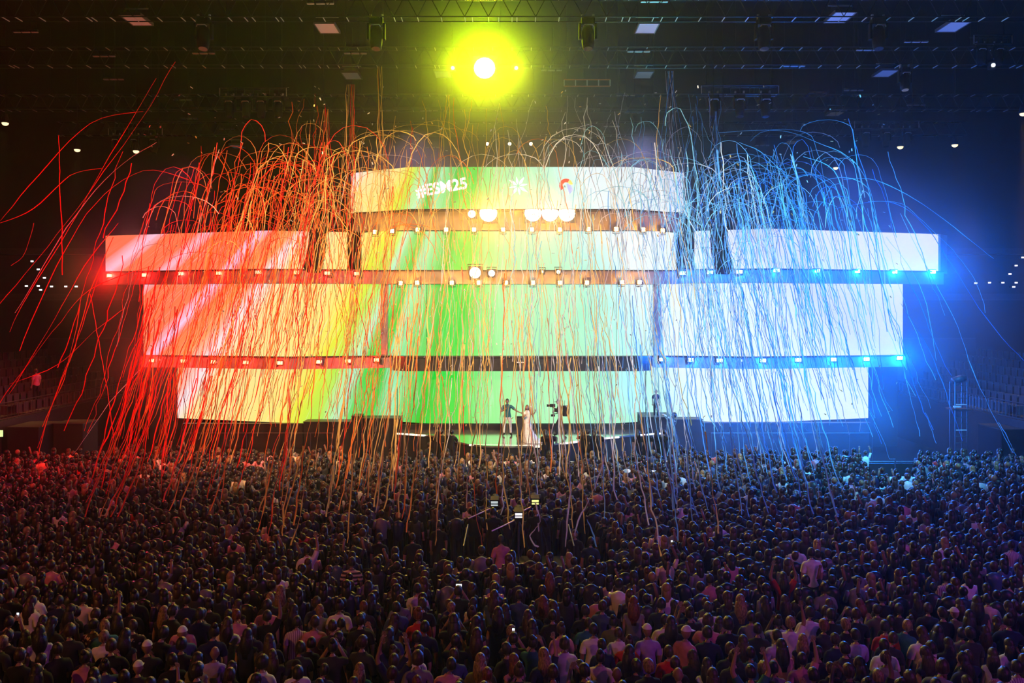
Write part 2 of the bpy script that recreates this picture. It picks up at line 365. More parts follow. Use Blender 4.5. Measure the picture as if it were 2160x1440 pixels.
def put_lamp(kind, px, py, d, label, group, sc=1):
    loc = P(px, py, d)
    if kind not in used:
        t = protos[kind]; t.location = loc; t.scale = (sc,)*3; used[kind] = 1
        t['label'] = label; t['group'] = group
    else: t = dup(protos[kind], loc, 0, sc, label, group)
    return t, loc
def lamp_row(kind, pts, lk, lab, group, power, col, cone, off=.42, order=None):
    n = len(pts)
    for i, e in enumerate(pts):
        px, py = e[0], e[1]; k = e[2] if len(e) > 2 else 1
        d = d_on(LEDGE[lk], px)-off
        t, loc = put_lamp(kind, px, py, d, lab % ORD[(i if order is None else n-1-i)], group)
        point(kind+'_glow', loc+Vector((0, -.16, 0)), power*(.11 if kind == 'b' else .35)*(1+.2*(k-1)), col)
        if k > 1: spot(kind+'_beam', loc+Vector((0, -.08, 0)), (loc.x*.25, 0, 9), power*k, col, cone)
RP, BP, AP = 300*K, 1700*K, 240*K
lamp_row('r', [(231, 581, 5), (305, 580, 1.3), (382, 577), (462, 576), (545, 574), (625, 574), (690, 576), (753, 577)], 'UL', 'small red lamp on the upper left ledge, %s from its outer end', 'red lamps on the upper ledge', RP, RED, 80)
lamp_row('r', [(320, 760, 3), (387, 761, 1.3), (450, 763), (518, 764), (590, 765), (673, 763), (734, 761), (795, 759)], 'LL', 'small red lamp on the lower left ledge, %s from its outer end', 'red lamps on the lower ledge', RP, RED, 80)
lamp_row('b', [(1440, 576), (1498, 574, 1.6), (1560, 573), (1638, 570, 1.2), (1724, 571, 1.3), (1808, 572, 1.6), (1887, 573, 2.2), (1968, 573, 4)], 'UR', 'blue-white lamp on the upper right ledge, %s from its inner end', 'blue-white lamps on the upper ledge', BP, (.0, .13, 1), 80)
lamp_row('b', [(1397, 758), (1457, 759), (1518, 760), (1610, 760), (1684, 759), (1758, 758, 1.2), (1828, 757, 1.8), (1898, 755, 4)], 'LR', 'blue-white lamp on the lower right ledge, %s from its inner end', 'blue-white lamps on the lower ledge', BP, (.0, .13, 1), 80)
lamp_row('a', [(791, 489, .7), (827, 487, .7), (881, 484), (941, 484), (1000, 484), (1061, 484), (1122, 484), (1181, 484), (1242, 483), (1300, 483), (1357, 484, .8), (1398, 486, .7)], 'CC', 'amber lamp above the centre screen, %s of twelve from the left', 'amber lamps above the centre screen', AP, (1, .36, .03), 100, .5)
lamp_row('a', [(845, 597, .6), (880, 596, .7), (953, 596), (1010, 596), (1067, 596), (1124, 596), (1181, 596), (1238, 596), (1312, 595, .8), (1349, 595, .6)], 'UC', 'amber lamp above the green screen, %s of ten from the left', 'amber lamps above the green screen', AP, (1, .36, .03), 100, .5)
def blinder(name, px, py, d, r, label, m, n=1, power=0, col=AMB, cone=110, group=None):
    t = thing(name, label, 'lamp', P(px, py, d), group=group)
    w = r*2*n
    part('lamp_housing', MB().cbox((0, .2, 0), w+.12, .3, 2*r+.12, .05), M_DARK, t)
    for i in range(n):
        x = (i-(n-1)/2)*2*r
        part('lens', MB().tube([(x, .05, 0), (x, 0, 0), (x, -.06, 0)], [r*.98, r*.95, r*.4], 16), m, t, True)
    part('yoke', MB().tube([(-w/2-.1, .2, 0), (-w/2-.1, .2, r+.15), (w/2+.1, .2, r+.15), (w/2+.1, .2, 0)], .025, 6), M_DARK, t)
    if power: spot(name+'_beam', P(px, py, d-.3), (0, 0, 9.5), power, col, cone)
    return t
AM2 = (1, .42, .05)
blinder('blinder_lamp', 1030, 449, 45.2, .47, 'large round amber blinder under the crown screen, left of centre', M_LWHITE, 1, 2900*K, AM2, 90)
blinder('blinder_lamp', 995, 451, 45.2, .2, 'small blinder beside the large left amber blinder', M_LWHITE, 1, 400*K, AM2, 90)
blinder('blinder_lamp', 1160, 449, 45.2, .45, 'wide three-cell amber blinder under the crown screen', M_LWHITE, 3, 4600*K, AM2, 90)
blinder('blinder_lamp', 1002, 575, 45.2, .3, 'round amber blinder on the upper centre ledge', M_LWHITE, 1, 2000*K, AM2, 90)
blinder('blinder_lamp', 1037, 576, 45.2, .17, 'small amber blinder right of the ledge blinder', M_LWHITE, 1, 300*K, AM2, 90)
blinder('blinder_lamp', 1144, 573, 45.2, .07, 'tiny amber pin lamp on the upper centre ledge, its inner one', M_LAMB, 1, 20*K, AM2)
blinder('blinder_lamp', 1178, 573, 45.2, .1, 'tiny amber pin lamp on the upper centre ledge, its outer one', M_LAMB, 1, 40*K, AM2)
spot('amber_fill', P(1090, 449, 44.8), (0, 0, 9), 400*K, AM2, 120)  # added wide fill between the blinders, no fixture of its own
# the great yellow lamp on the truss
blinder('truss_lamp', 1022, 143, 43.6, .55, 'huge yellow lamp blazing white above the centre of the stage', M_LWHITE, 1, 14000*K, (.70, .75, .0), 100)
spot('green_halo_spot', P(1022, 143, 43.2), (0, 0, 19), 8000*K, (.14, .55, .0), 90)  # green spot added for the outer halo of the yellow lamp
for px, lab in ((955, 'small yellow lamp left of the huge yellow lamp'), (1089, 'small yellow lamp right of the huge yellow lamp')):
    t = blinder('truss_lamp', px, 143, 43.6, .09, lab, M_LAMB, 1, 500*K, (.9, 1, .02), 60)
    part('hanging_pole', MB().tube([(0, .3, .1), (0, .45, .7)], .02, 6), M_DARK, t)
for i, px in enumerate((1028, 1075, 1120)):
    blinder('beam_lamp', px, 303, 50, .1, 'tiny yellow beam lamp above the crown screen, %s of three' % ORD[i], M_LAMB, 0 or 1, 0)
    spot('yellow_pin', P(px, 303, 49.8), P(px+(-40, 0, 50)[i], 380, 47), 1500*K, (.9, 1, .02), 16)
for px in (1560, 1700, 1840): point('blue_floor_fill', P(px, 860, 42.5), 1500*K, (.0, .16, 1), 1.2)  # added bare lights without fixtures, brightening the low smoke and skirt
# added soft spots without fixtures, putting a teal glow behind the crown
spot('teal_fill', (9, 56, 14), (7, 0, 17), 3000*K, (.02, .45, .45), 100, 1, 3)
spot('teal_fill', (17, 56, 13.0), (14, 0, 16), 4500*K, (.0, .14, .9), 110, 1, 3)
spot('red_back_wash', (-17, 50, 12.0), (-14, 0, 10), 100*K, RED, 120)

# ---------------------------------------------------------------- roof trusses
def truss_parts():
    """shared unit meshes, 1 m module"""
    u = {}
    u['rung'] = MB().tube([(0, 0, 0), (0, .62, 0)], .022, 6)
    u['brace_up'] = MB().tube([(0, 0, 0), (.5, 0, .92)], .018, 5)
    u['brace_down'] = MB().tube([(.5, 0, .92), (1, 0, 0)], .018, 5)
    return {k: v.mesh('truss_'+k) for k, v in u.items()}
TU = truss_parts()
for m_ in TU.values(): m_.materials.append(M_ALU)
TU['rung'].materials.clear(); TU['rung'].materials.append(M_CLAMP)  # bright tone puts the stage light on the rungs into their colour
def truss(label, d, zb, x0, x1, skip=0, braces=True, seed=1):
    t = thing('roof_truss', label, 'truss', (0, 0, 0), group='box trusses under the roof')
    R = random.Random(seed)
    for y in (d, d+.62):
        for z in (zb, zb+.92):
            part('chord', MB().tube([(x0, y, z), (x1, y, z)], .028, 6), M_ALU, t)
    x = x0
    while x < x1-.5:
        if abs(PX(1080, d)-x) < 60 and -1300 < x*F/d < 1300:
            r = obj('rung', TU['rung'], None, t, (x, d, zb))
            if R.random() < .3: obj('rung', TU['rung'], None, t, (x+.2+R.random()*.5, d, zb))
            obj('rung', TU['rung'], None, t, (x, d, zb+.92))
            if braces:
                obj('brace', TU['brace_up'], None, t, (x, d, zb)); obj('brace', TU['brace_down'], None, t, (x, d, zb))
        x += 1.0
    for hx in np.arange(x0+3, x1-2, 6.1):
        part('hanging_chain', MB().tube([(hx, d+.3, zb+.92), (hx, d+.3, 25)], .02, 4), M_DARK, t)
    return t
truss('nearest roof truss, running along the very top of the picture', 36, 20.3, -24, 24, seed=1)
truss('second roof truss from the top, carrying the huge yellow lamp', 44, 20.55, -28, 28, seed=2)
truss('third roof truss from the top, behind the huge yellow lamp', 51.5, 20.0, -31, 31, seed=3)
truss('farthest roof truss, lowest in the picture above the crown screen', 60, 20.2, -32, 32, seed=4)
ln = thing('cross_truss', 'short horizontal truss with orange ends right of the huge yellow lamp', 'truss')
for z in (0, -.35):
    part('chord', MB().tube([(PX(1190, 46), 46, PZ(168, 46)+z), (PX(1287, 46), 46, PZ(168, 46)+z)], .03, 6), mat('orange_metal', (.8, .3, .1), .4, .3), ln)
for i in range(5):
    x = PX(1190+i*24.2, 46); part('rung', MB().tube([(x, 46, PZ(168, 46)), (x, 46, PZ(168, 46)-.35)], .03, 6), M_CLAMP, ln)
for x in (PX(1195, 46), PX(1280, 46)): part('hanging_chain', MB().tube([(x, 46, PZ(168, 46)), (x, 46, 25)], .015, 4), M_DARK, ln)

# flat ceiling fixtures
def panel_proto():
    e = thing('ceiling_panel', 'x', 'fixture', (0, 0, -60))
    part('diffuser', MB().box(-.45, .45, -.7, .7, 0, .03), M_PANEL, e)
    fr = MB(); fr.box(-.5, -.45, -.75, .75, -.02, .12); fr.box(.45, .5, -.75, .75, -.02, .12); fr.box(-.5, .5, -.75, -.7, -.02, .12); fr.box(-.5, .5, .7, .75, -.02, .12); fr.box(-.45, .45, -.7, .7, .03, .12)
    part('panel_frame', fr, M_GREY, e)
    part('hanger_bar', MB().tube([(-.55, 0, .55), (.55, 0, .55)], .035, 6), M_CLAMP, e)
    h = MB()
    for x in (-.45, .45):
        h.tube([(x, 0, .1), (x, 0, .55)], .012, 4); h.tube([(x, 0, .55), (x, 0, 4)], .01, 4)
    part('hanger_wire', h, M_DARK, e)
    return e
pp = panel_proto(); first = True
for px, py, lab in [(690, 60, 'flat ceiling panel at the top, lit brownish, left of the yellow lamp'), (742, 160, 'orange-lit flat ceiling panel with golden streamers falling beneath it'), (500, 309, 'pale flat ceiling panel above the red streamers'),
        (1365, 60, 'grey flat ceiling panel between the two right-hand moving heads at the top'), (1358, 158, 'bright white flat ceiling panel right of the yellow lamp'), (1668, 300, 'bright flat ceiling panel lowest on the blue side'),
        (1763, 239, 'bright flat ceiling panel on the blue side, second lowest'), (1868, 155, 'blue flat ceiling panel on the right, below the second truss'), (2010, 57, 'thin blue ceiling panel near the top right corner'),
        (935, 157, 'flat ceiling panel glowing yellow beside the huge yellow lamp'), (1772, 37, 'small blue ceiling panel touching the nearest truss'), (288, 43, 'dim red ceiling panel near the top left')]:
    d = 13.5*F/(HY-py)
    loc = P(px, py, d)
    if first: pp.location = loc; pp['label'] = lab; pp['group'] = 'flat panels under the roof'; first = False
    else: dup(pp, loc, 0, 1, lab, 'flat panels under the roof')
def bar_proto():
    e = thing('strip_light', 'x', 'fixture', (0, 0, -60))
    part('strip_housing', MB().cbox((0, 0, .06), 1.15, .16, .1, .02), M_DARK, e)
    for x in (-.42, 0, .42): part('strip_lens', MB().cbox((x, -.03, 0), .3 if x else .38, .14, .05, .01), M_CLAMP, e)
    h = MB()
    for x in (-.5, .5): h.tube([(x, 0, .1), (x, 0, 4)], .01, 4)
    part('hanger_wire', h, M_DARK, e)
    return e
bp = bar_proto(); first = True; SD = {}
for px, py in sorted([(750, 113), (1347, 109), (823, 207), (1320, 202), (430, 113), (385, 211), (1830, 106), (1725, 197), (1640, 265), (1163, 149), (676, 8), (1380, 4), (905, 234), (1247, 231), (220, 119), (55, 68), (240, 168),
               (1675, 140), (1932, 222), (1932, 89), (480, 273), (1607, 307), (913, 312), (1233, 291), (640, 293), (400, 251), (1336, 238), (1290, 267), (1800, 191), (820, 234)]):
    d = 13.0*F/(HY-py); loc = P(px, py, d)
    side = 'red' if px < 700 else 'yellow-green' if px < 1300 else 'blue'
    SD[side] = SD.get(side, -1)+1; lab = 'thin three-segment strip light under the %s-lit roof, %s from the left' % (side, ordn(SD[side])); grp = 'strip lights on the %s side' % side
    if first: bp.location = loc; bp['label'] = lab; bp['group'] = grp; first = False
    else: dup(bp, loc, 0, 1, lab, grp)

# moving heads
def mover_proto(m_lens, nm):
    e = thing('moving_head', 'x', 'stage light', (0, 0, -60))
    part('light_base', MB().cbox((0, 0, -.1), .42, .34, .2, .04), M_BLACK, e)
    part('yoke_arm', MB().cbox((-.25, 0, -.4), .07, .2, .5, .02), M_BLACK, e); part('yoke_arm', MB().cbox((.25, 0, -.4), .07, .2, .5, .02), M_BLACK, e)
    part('light_head', MB().tube([(0, 0, -.25), (0, -.02, -.4), (0, -.05, -.75), (0, -.07, -.95)], [.13, .19, .2, .17], 12), M_BLACK, e, True)
    part('lens', MB().tube([(0, -.07, -.95), (0, -.075, -.97)], .14, 12), m_lens, e)
    part('carry_handle', MB().tube([(-.16, -.2, -.30), (-.12, -.26, -.26), (.12, -.26, -.26), (.16, -.2, -.30)], .018, 6), M_CLAMP, e)
    part('clamp', MB().cbox((-.18, 0, .06), .06, .1, .16, .01), M_CLAMP, e); part('clamp', MB().cbox((.18, 0, .06), .06, .1, .16, .01), M_CLAMP, e)
    return e
M_LENS = mat('lens_glass', (.02, .02, .04), .05)
mp = mover_proto(M_LENS, 'a'); first = True
def mover(px, py, d, sc, lab, grp, rz=0):
    global first
    loc = P(px, py, d)
    if first: mp.location = loc; mp.scale = (sc,)*3; mp['label'] = lab; mp['group'] = grp; first = False; return mp
    return dup(mp, loc, rz, sc, lab, grp)
for px, lab in [(430, 'black moving head hanging from the nearest truss, dim red glints on it'), (794, 'black moving head hanging from the nearest truss, left of the yellow lamp'), (1240, 'black moving head hanging from the nearest truss, right of the yellow lamp'),
                (1611, 'black moving head hanging from the nearest truss over the blue side'), (1852, 'black moving head hanging from the nearest truss, farthest over the blue side')]:
    mover(px, 40, 36.3, 1.35, lab, 'moving heads on the nearest truss')
mover(1908, 143, 40, 1.1, 'single black moving head hanging low over the blue side', 'lone moving heads')
def cluster(name, lab, x0, x1, y, d, pxs, side, s):
    t = thing('light_bar', lab, 'truss')
    a, b = PX(x0, d), PX(x1, d); z = PZ(y, d)
    for yy in (d-.2, d+.2):
        part('pipe', MB().tube([(a, yy, z), (b, yy, z)], .035, 6), M_ALU, t); part('pipe', MB().tube([(a, yy, z+.45), (b, yy, z+.45)], .035, 6), M_ALU, t)
    for i in range(9):
        x = a+(b-a)*i/8; part('strut', MB().tube([(x, d-.2, z), (x, d-.2, z+.45)], .02, 5), M_CLAMP if i in (0, 8) else M_ALU, t)
    for x in (a+.3, b-.3): part('hanging_chain', MB().tube([(x, d, z+.45), (x, d, 25)], .03, 5), M_DARK, t)
    for i, px in enumerate(pxs):
        mover(px, y-1, d, s, 'black moving head on the %s light bar, %s from its left end' % (side, ORD[i]), 'moving heads on the %s light bar' % side)
cluster('a', 'black light bar with four moving heads left of the centre, over golden streamers', 466, 606, 205, 45.5, (485, 520, 552, 588), 'upper left', 1.15)
cluster('b', 'black light bar with three moving heads over the red side', 232, 345, 287, 52, (246, 285, 325), 'lower left', 1.1)
cluster('c', 'black light bar with three moving heads over the cyan side', 1478, 1640, 200, 45.5, (1505, 1560, 1614), 'upper right', 1.25)
cluster('d', 'black light bar with three moving heads over the deep blue side', 1800, 1935, 272, 52, (1825, 1868, 1912), 'lower right', 1.15)
cluster('e', 'light bar with two moving heads at the far right edge', 2050, 2130, 95, 44, (2068, 2105), 'far right', 1.1)
blinder('beam_lamp', 2096, 137, 43.5, .1, 'small pale blue lamp near the top right edge', M_LBLUE, 1, 0)
for px, lab in ((612, 'first'), (492, 'second')):
    pass
# warm house lamps with weak downward beams
for i, (px, py, d, lab) in enumerate([(11, 260, 46, 'warm yellow house lamp at the far left edge of the picture'), (163, 316, 50, 'warm yellow house lamp left of the lower left light bar'), (287, 319, 50, 'warm yellow house lamp under the lower left light bar'),
        (1763, 354, 58, 'warm yellow house lamp lowest over the blue side'), (1899, 310, 50, 'warm yellow house lamp under the lower right light bar'), (2014, 306, 50, 'warm yellow house lamp alone over the deep blue side'), (2158, 240, 46, 'warm yellow house lamp cut by the right edge of the picture')]):
    t = thing('house_lamp', lab, 'lamp', P(px, py, d), group='warm house lamps')
    part('lamp_housing', MB().tube([(0, 0, .02), (0, 0, .1), (0, 0, .5)], [.22, .22, .12], 12), M_DARK, t)
    part('lens', MB().sphere((0, 0, 0), .17, 12, 8, (1, 1, .75)), M_LHOUSE, t, True)
    part('hanger_wire', MB().tube([(0, 0, .5), (0, 0, 25-P(px, py, d).z)], .015, 4), M_DARK, t)
    spot('house_beam', P(px, py, d)-Vector((0, 0, .2)), P(px, py, d)+Vector((1.5 if px < 1000 else -1, -4, -10)), 5000*K, (1, .6, .15), 22, .8)
# far white lamps on the back wall
for side, pts in (('left', [(55, 535), (69, 551), (82, 568), (95, 586), (57, 603), (82, 603), (110, 604), (140, 604), (162, 604), (87, 611)]), ('right', [(2156, 543), (2142, 560), (2129, 578), (2057, 597), (2086, 596), (2114, 596), (2142, 596), (2137, 605)])):
    for i, (px, py) in enumerate(pts):
        t = thing('wall_lamp', 'tiny white lamp on the far %s wall, %s from the top of its hooked row' % (side, ORD[i]), 'lamp', P(px, py, 71.6), group='tiny far lamps, %s' % side)
        part('lens', MB().cbox((0, -.1, 0), .22, .1, .12, .02), M_LFAR, t); part('lamp_housing', MB().cbox((0, .12, 0), .3, .35, .2, .02), M_DARK, t)

# hanging speaker columns
def speakers(px0, px1, y0, y1, d, lab):
    cx = PX((px0+px1)/2, d); w = PX(px1, d)-PX(px0, d); z0, z1 = PZ(y0, d), PZ(y1, d)
    t = thing('speaker_column', lab, 'speaker', (cx, d, z0)); n = 12; h = (z0-z1)/n
    for i in range(n):
        k = i/(n-1); tilt = -.02-.35*k*k; off = -1.2*k**2.2
        mb = MB().add([(sx*w/2*f, sy, sz) for sx in (-1, 1) for sy, f in ((-.28, 1), (.35, .8)) for sz in (-h*.46, h*.46)], [(0, 1, 3, 2), (4, 6, 7, 5), (0, 4, 5, 1), (2, 3, 7, 6), (0, 2, 6, 4), (1, 5, 7, 3)])
        M = Matrix.Translation((0, off, -h*(i+.5))) @ Matrix.Rotation(tilt, 4, 'X'); mb.v = [tuple(M @ Vector(p)) for p in mb.v]
        part('speaker_box', mb, M_BLACK, t)
    part('flying_frame', MB().box(-w/2, w/2, -.3, .4, .02, .12), M_DARK, t)
    for sx in (-w*.3, w*.3): part('hanging_chain', MB().tube([(sx, 0, .1), (sx, 0, 25-z0)], .02, 5), M_DARK, t)
speakers(655, 690, 478, 572, 43.2, 'black hanging speaker column in front of the striped upper screen')
speakers(1497, 1532, 478, 575, 43.2, 'black hanging speaker column in front of the lavender upper screen')

# ---------------------------------------------------------------- stage
edge = [(835, 45.1), (838, 44.6), (900, 43.9), (935, 43.2), (955, 42.0), (985, 41.0), (1020, 40.4), (1075, 40.2), (1135, 40.4), (1180, 41.2), (1225, 42.0), (1275, 42.9), (1330, 43.8), (1405, 44.8), (1407, 45.6)]
poly = [(PX(px, d), d) for px, d in edge]+[(PX(1407, 46), 45.98), (PX(835, 46), 45.98)]
st = thing('stage', 'low glossy stage with a rounded front apron lit green by the screens', 'stage')
part('stage_base', MB().prism([(x, y+.04) for x, y in poly], 0, 1.42), M_BLACK, st)
part('deck', MB().prism(poly, 1.42, 1.5), M_STAGE, st)
part('back_riser', MB().box(PX(838, 46), PX(1405, 46), 45.7, 45.95, 1.5, 1.79), M_BLACK, st)
for i, (a, b, lab) in enumerate([((838, 44.6), (895, 43.95), 0), ((928, 43.3), (953, 42.1), 0), ((990, 40.9), (1140, 40.42), 0), ((1185, 41.3), (1220, 41.9), 0), ((1255, 42.6), (1305, 43.4), 0), ((1345, 44.0), (1402, 44.8), 0)]):
    p, q = Vector((PX(*a), a[1]-.06, 1.46)), Vector((PX(*b), b[1]-.06, 1.46))
    part('edge_light', MB().tube([p, q], .05, 6), M_EDGE, st)
def block(name, lab, cat, px0, px1, py, d, depth=1.0, z0=0.0, m=None):
    z = PZ(py, d); t = thing(name, lab, cat, (PX((px0+px1)/2, d), d, z0)); w = PX(px1, d)-PX(px0, d)
    part('box_body', MB().cbox((0, depth/2, (z-z0)/2-.02), w, depth, z-z0-.04, .03), m or M_BLACK, t)
    part('box_lid', MB().box(-w/2-.02, w/2+.02, -.02, depth+.02, z-z0-.04, z-z0), M_DARK, t)
    return t
block('riser', 'long black riser under the yellow-green screen left of the stage', 'riser', 640, 742, 889, 44.2)
block('flight_case', 'tall black case standing between the two left risers', 'case', 742, 760, 877, 44.2)
block('riser', 'black riser with a taller front at the left stage corner', 'riser', 761, 843, 882, 44.6, 1.2)
block('riser', 'blue-lit riser at the right stage corner with a person on it', 'riser', 1356, 1420, 879, 44.6, 2.0)
block('riser', 'blue-lit equipment riser right of the dark ball', 'riser', 1421, 1482, 884, 44.6)
block('stage_skirt', 'long low black skirt wall under the cream screen', 'skirt', 385, 639, 893, 44.8, .3)
block('stage_skirt', 'long low blue-lit skirt wall under the right white screen', 'skirt', 1483, 1835, 891, 44.8, .3)
# cable rails with lit top line in front of the skirts
for x0, x1, lab in ((385, 700, 'thin handrail with white bracket in front of the cream screen skirt'), (1500, 1840, 'thin pale handrail in front of the right skirt wall')):
    t = thing('handrail', lab, 'rail'); d = 43.6; z = PZ(913, d)
    part('top_rail', MB().tube([(PX(x0, d), d, z), (PX(x1, d), d, z)], .018, 6), M_ALU, t)
    for i in range(8):
        x = PX(x0+(x1-x0)*i/7, d); part('post', MB().tube([(x, d, 0), (x, d, z)], .022, 6), M_ALU, t)
t = thing('floor_monitor', 'round dark ball-shaped fixture on the right riser', 'fixture', P(1422, 875, 44.4))
part('ball', MB().sphere((0, 0, 0), .15, 14, 10), M_DARK, t, True); part('stand', MB().tube([(0, 0, -.12), (0, 0, -.5)], .03, 6), M_ALU, t)
t = thing('keyboard', 'white keyboard tilted on the right riser beside the dark ball', 'keyboard', P(1411, 881, 44.3), .2)
kb = MB().box(-.36, .36, -.12, .12, -.03, .03); Mx = Matrix.Rotation(.55, 4, 'Y'); kb.v = [tuple(Mx @ Vector(p)) for p in kb.v]
part('keys', kb, M_WHITE, t); part('stand', MB().tube([(-.2, 0, 0), (.15, 0, -.4)], .02, 6), M_ALU, t); part('stand', MB().tube([(.2, 0, -.1), (-.15, 0, -.4)], .02, 6), M_ALU, t)
# tall black cabinet between the two singers
t = thing('monitor_speaker', 'tall narrow black cabinet between the singer in white trousers and the gown', 'speaker', (PX(1097, 43.4), 43.4, 1.5))
part('cabinet', MB().cbox((0, 0, .5), .34, .36, 1.0, .03), M_BLACK, t); part('speaker_grille', MB().cbox((0, -.19, .52), .28, .02, .86, .01), M_DARK, t); part('cabinet_foot', MB().cbox((0, 0, .015), .4, .4, .03), M_DARK, t)

t = thing('camera_bracket', 'small white cross-shaped camera bracket on the unlit lower centre ledge', 'bracket', P(1098, 765, 45.15))
part('bracket_bar', MB().box(-.22, .22, -.03, .03, .0, .05), M_CLAMP, t); part('bracket_post', MB().box(-.03, .03, -.03, .12, -.3, .36), M_CLAMP, t); part('camera_head', MB().cbox((0, -.05, .3), .14, .2, .12, .02), M_GREY, t)
# pit barricade
t = thing('crowd_barrier', 'grey metal crowd barrier between the audience and the stage', 'barrier')
for i in range(26):
    x = -20+i*1.55
    pn = MB(); pn.box(x, x+1.5, 38.25, 38.3, 0, 1.05); part('barrier_panel', pn, M_ALU, t)
    part('barrier_rail', MB().tube([(x, 38.27, 1.12), (x+1.5, 38.27, 1.12)], .03, 6), M_ALU, t)
for i, (px, w) in enumerate([(940, 70), (1150, 40), (1240, 60), (1380, 90), (1060, 50)]):
    t = thing('pit_step', 'low black platform in the pit under the photographers, %s from the left' % ['first', 'third', 'fourth', 'fifth', 'second'][i], 'platform', (PX(px, 39.6), 39.6, 0), group='pit platforms')
    part('step_top', MB().box(-w*.011, w*.011, -.4, .35, .52, .6), M_BLACK, t); part('step_base', MB().box(-w*.01, w*.01, -.36, .3, 0, .52), M_DARK, t)

# ---------------------------------------------------------------- side stands
seat_me = MB().cbox((0, 0, .42), .44, .42, .06, .02).cbox((0, .22, .68), .44, .05, .5, .02).cbox((-.2, .02, .2), .03, .3, .4, .005).cbox((.2, .02, .2), .03, .3, .4, .005).mesh('seat_shell'); seat_me.materials.append(M_SEAT)
for sgn, side, lab in ((-1, 'left', 'empty folding chair in the dark red-lit side stand'), (1, 'right', 'empty folding chair in the blue-lit side stand')):
    t = thing('side_stand', 'raked concrete side stand %s' % ('lit dim red at the left' if sgn < 0 else 'lit blue at the right'), 'stand')
    for r in range(7):
        x0 = 24.2+.85*r; z = 2.3+.36*r
        part('stand_step', MB().box(min(sgn*x0, sgn*(x0+.85)), max(sgn*x0, sgn*(x0+.85)), 38, 57, 0, z), M_WALL, t)
        for k in range(20):
            y = 43.0+k*.62
            o = obj('folding_chair', seat_me, None, None, (sgn*(x0+.42), y, z)); o.rotation_euler = (0, 0, -sgn*PI/2)
            tag(o, 'empty dark chair, %s stand, %s row up, %s from its stage end' % (side, ordn(r), ordn(19-k)), 'seat', 'empty seats in the %s stand' % side)
    part('stand_front', MB().box(min(sgn*24, sgn*24.2), max(sgn*24, sgn*24.2), 38, 57, 0, 2.7), M_DARK, t)
    part('aisle_wall', MB().box(min(sgn*24.2, sgn*31), max(sgn*24.2, sgn*31), 57, 57.2, 0, 6.0), M_DARK, t)
    rl = thing('stand_railing', 'metal railing with many thin bars along the %s stand front' % side, 'railing')
    for z in (2.75, 3.5): part('top_rail', MB().tube([(sgn*24.1, 38, z), (sgn*24.1, 57, z)], .03, 6), M_DARK, rl)
    bm = MB().tube([(0, 0, 2.7), (0, 0, 3.5)], .014, 5).mesh('bar'); bm.materials.append(M_ALU)
    for k in range(64): obj('baluster', bm, None, rl, (sgn*24.1, 38.1+k*.297, 0))
    up = thing('upper_walkway', 'long walkway with double handrail behind the %s stand' % side, 'walkway')
    part('walkway_slab', MB().box(min(sgn*19.5, sgn*36), max(sgn*19.5, sgn*36), 60, 62, 2.6, 2.9), M_WALL, up)
    for z in (3.3, 3.75): part('handrail_bar', MB().tube([(sgn*19.5, 60.1, z), (sgn*36, 60.1, z)], .03, 6), M_ALU, up)
    for k in range(9): part('post', MB().tube([(sgn*(19.6+2*k), 60.1, 0), (sgn*(19.6+2*k), 60.1, 3.75)], .04, 6), M_ALU, up)
block('stage_wing_box', 'big black box draped in cloth at the left edge of the floor crowd', 'box', 15, 82, 900, 40, 2, 0)
block('stage_wing_box', 'black equipment box with white dots near the left stand', 'box', 112, 175, 893, 41, 1.5, 0)
block('stage_wing_box', 'big dark blue box at the right edge of the floor crowd', 'box', 2112, 2200, 905, 40, 2, 0)
t = thing('exit_sign', 'small pale green lit sign at the left edge of the picture', 'sign', P(1, 914, 39.9)); part('sign_face', MB().cbox((0, 0, 0), .22, .06, .3, .01), mat('sign_green', (.6, 1, .5), emit=(.55, 1, .4), es=1), t); part('sign_bracket', MB().tube([(0, .05, 0), (0, .05, -2.2)], .02, 5), M_DARK, t)
# ladder tower right, with a lamp
t = thing('light_tower', 'slim ladder tower with a bright top bracket on the right, near the blue stand', 'tower', (PX(2022, 43), 43, 0))
for x in (-.3, .3):
    for y in (-.25, .25): part('tower_leg', MB().tube([(x, y, 0), (x, y, 4.3)], .035, 6), M_ALU, t)
for i in range(13): part('ladder_rung', MB().tube([(-.3, -.25, .3+i*.32), (.3, -.25, .3+i*.32)], .022, 6), M_CLAMP if i % 4 == 1 else M_ALU, t)
part('tower_floor', MB().box(-.5, .5, -.4, .4, 2.9, 2.96), M_DARK, t); part('top_bracket', MB().box(-.45, -.1, -.42, -.34, 3.05, 3.13), M_CLAMP, t)
part('spotlight', MB().tube([(-.35, -.1, 4.35), (.1, .0, 4.45), (.35, .05, 4.5)], [.16, .2, .16], 10), M_DARK, t, True)
# ---------------------------------------------------------------- camera platform in the crowd
t = thing('camera_platform', 'dark camera platform standing in the middle of the crowd', 'platform', (PX(1090, 24), 24, 0))
part('platform_deck', MB().box(-1.5, 1.6, -.9, 1.5, .5, .6), M_BLACK, t); part('platform_skirt', MB().box(-1.45, 1.55, -.85, 1.45, 0, .5), M_BLACK, t)
for x in (-1.45, 1.55): part('guard_rail', MB().tube([(x, -.85, .6), (x, -.85, 1.55), (x, 1.45, 1.55), (x, 1.45, .6)], .02, 6), M_DARK, t)
t = thing('barrier_fence', 'low fence of black panels penning the camera platform', 'fence')
for i in range(14):
    x = PX(765, 22.4)+i*.49
    part('fence_panel', MB().box(x, x+.47, 22.4, 22.44, .05, 1.1), M_BLACK, t)
part('fence_rail', MB().tube([(PX(765, 22.4), 22.42, 1.14), (PX(765, 22.4)+6.85, 22.42, 1.14)], .02, 6), M_ALU, t)
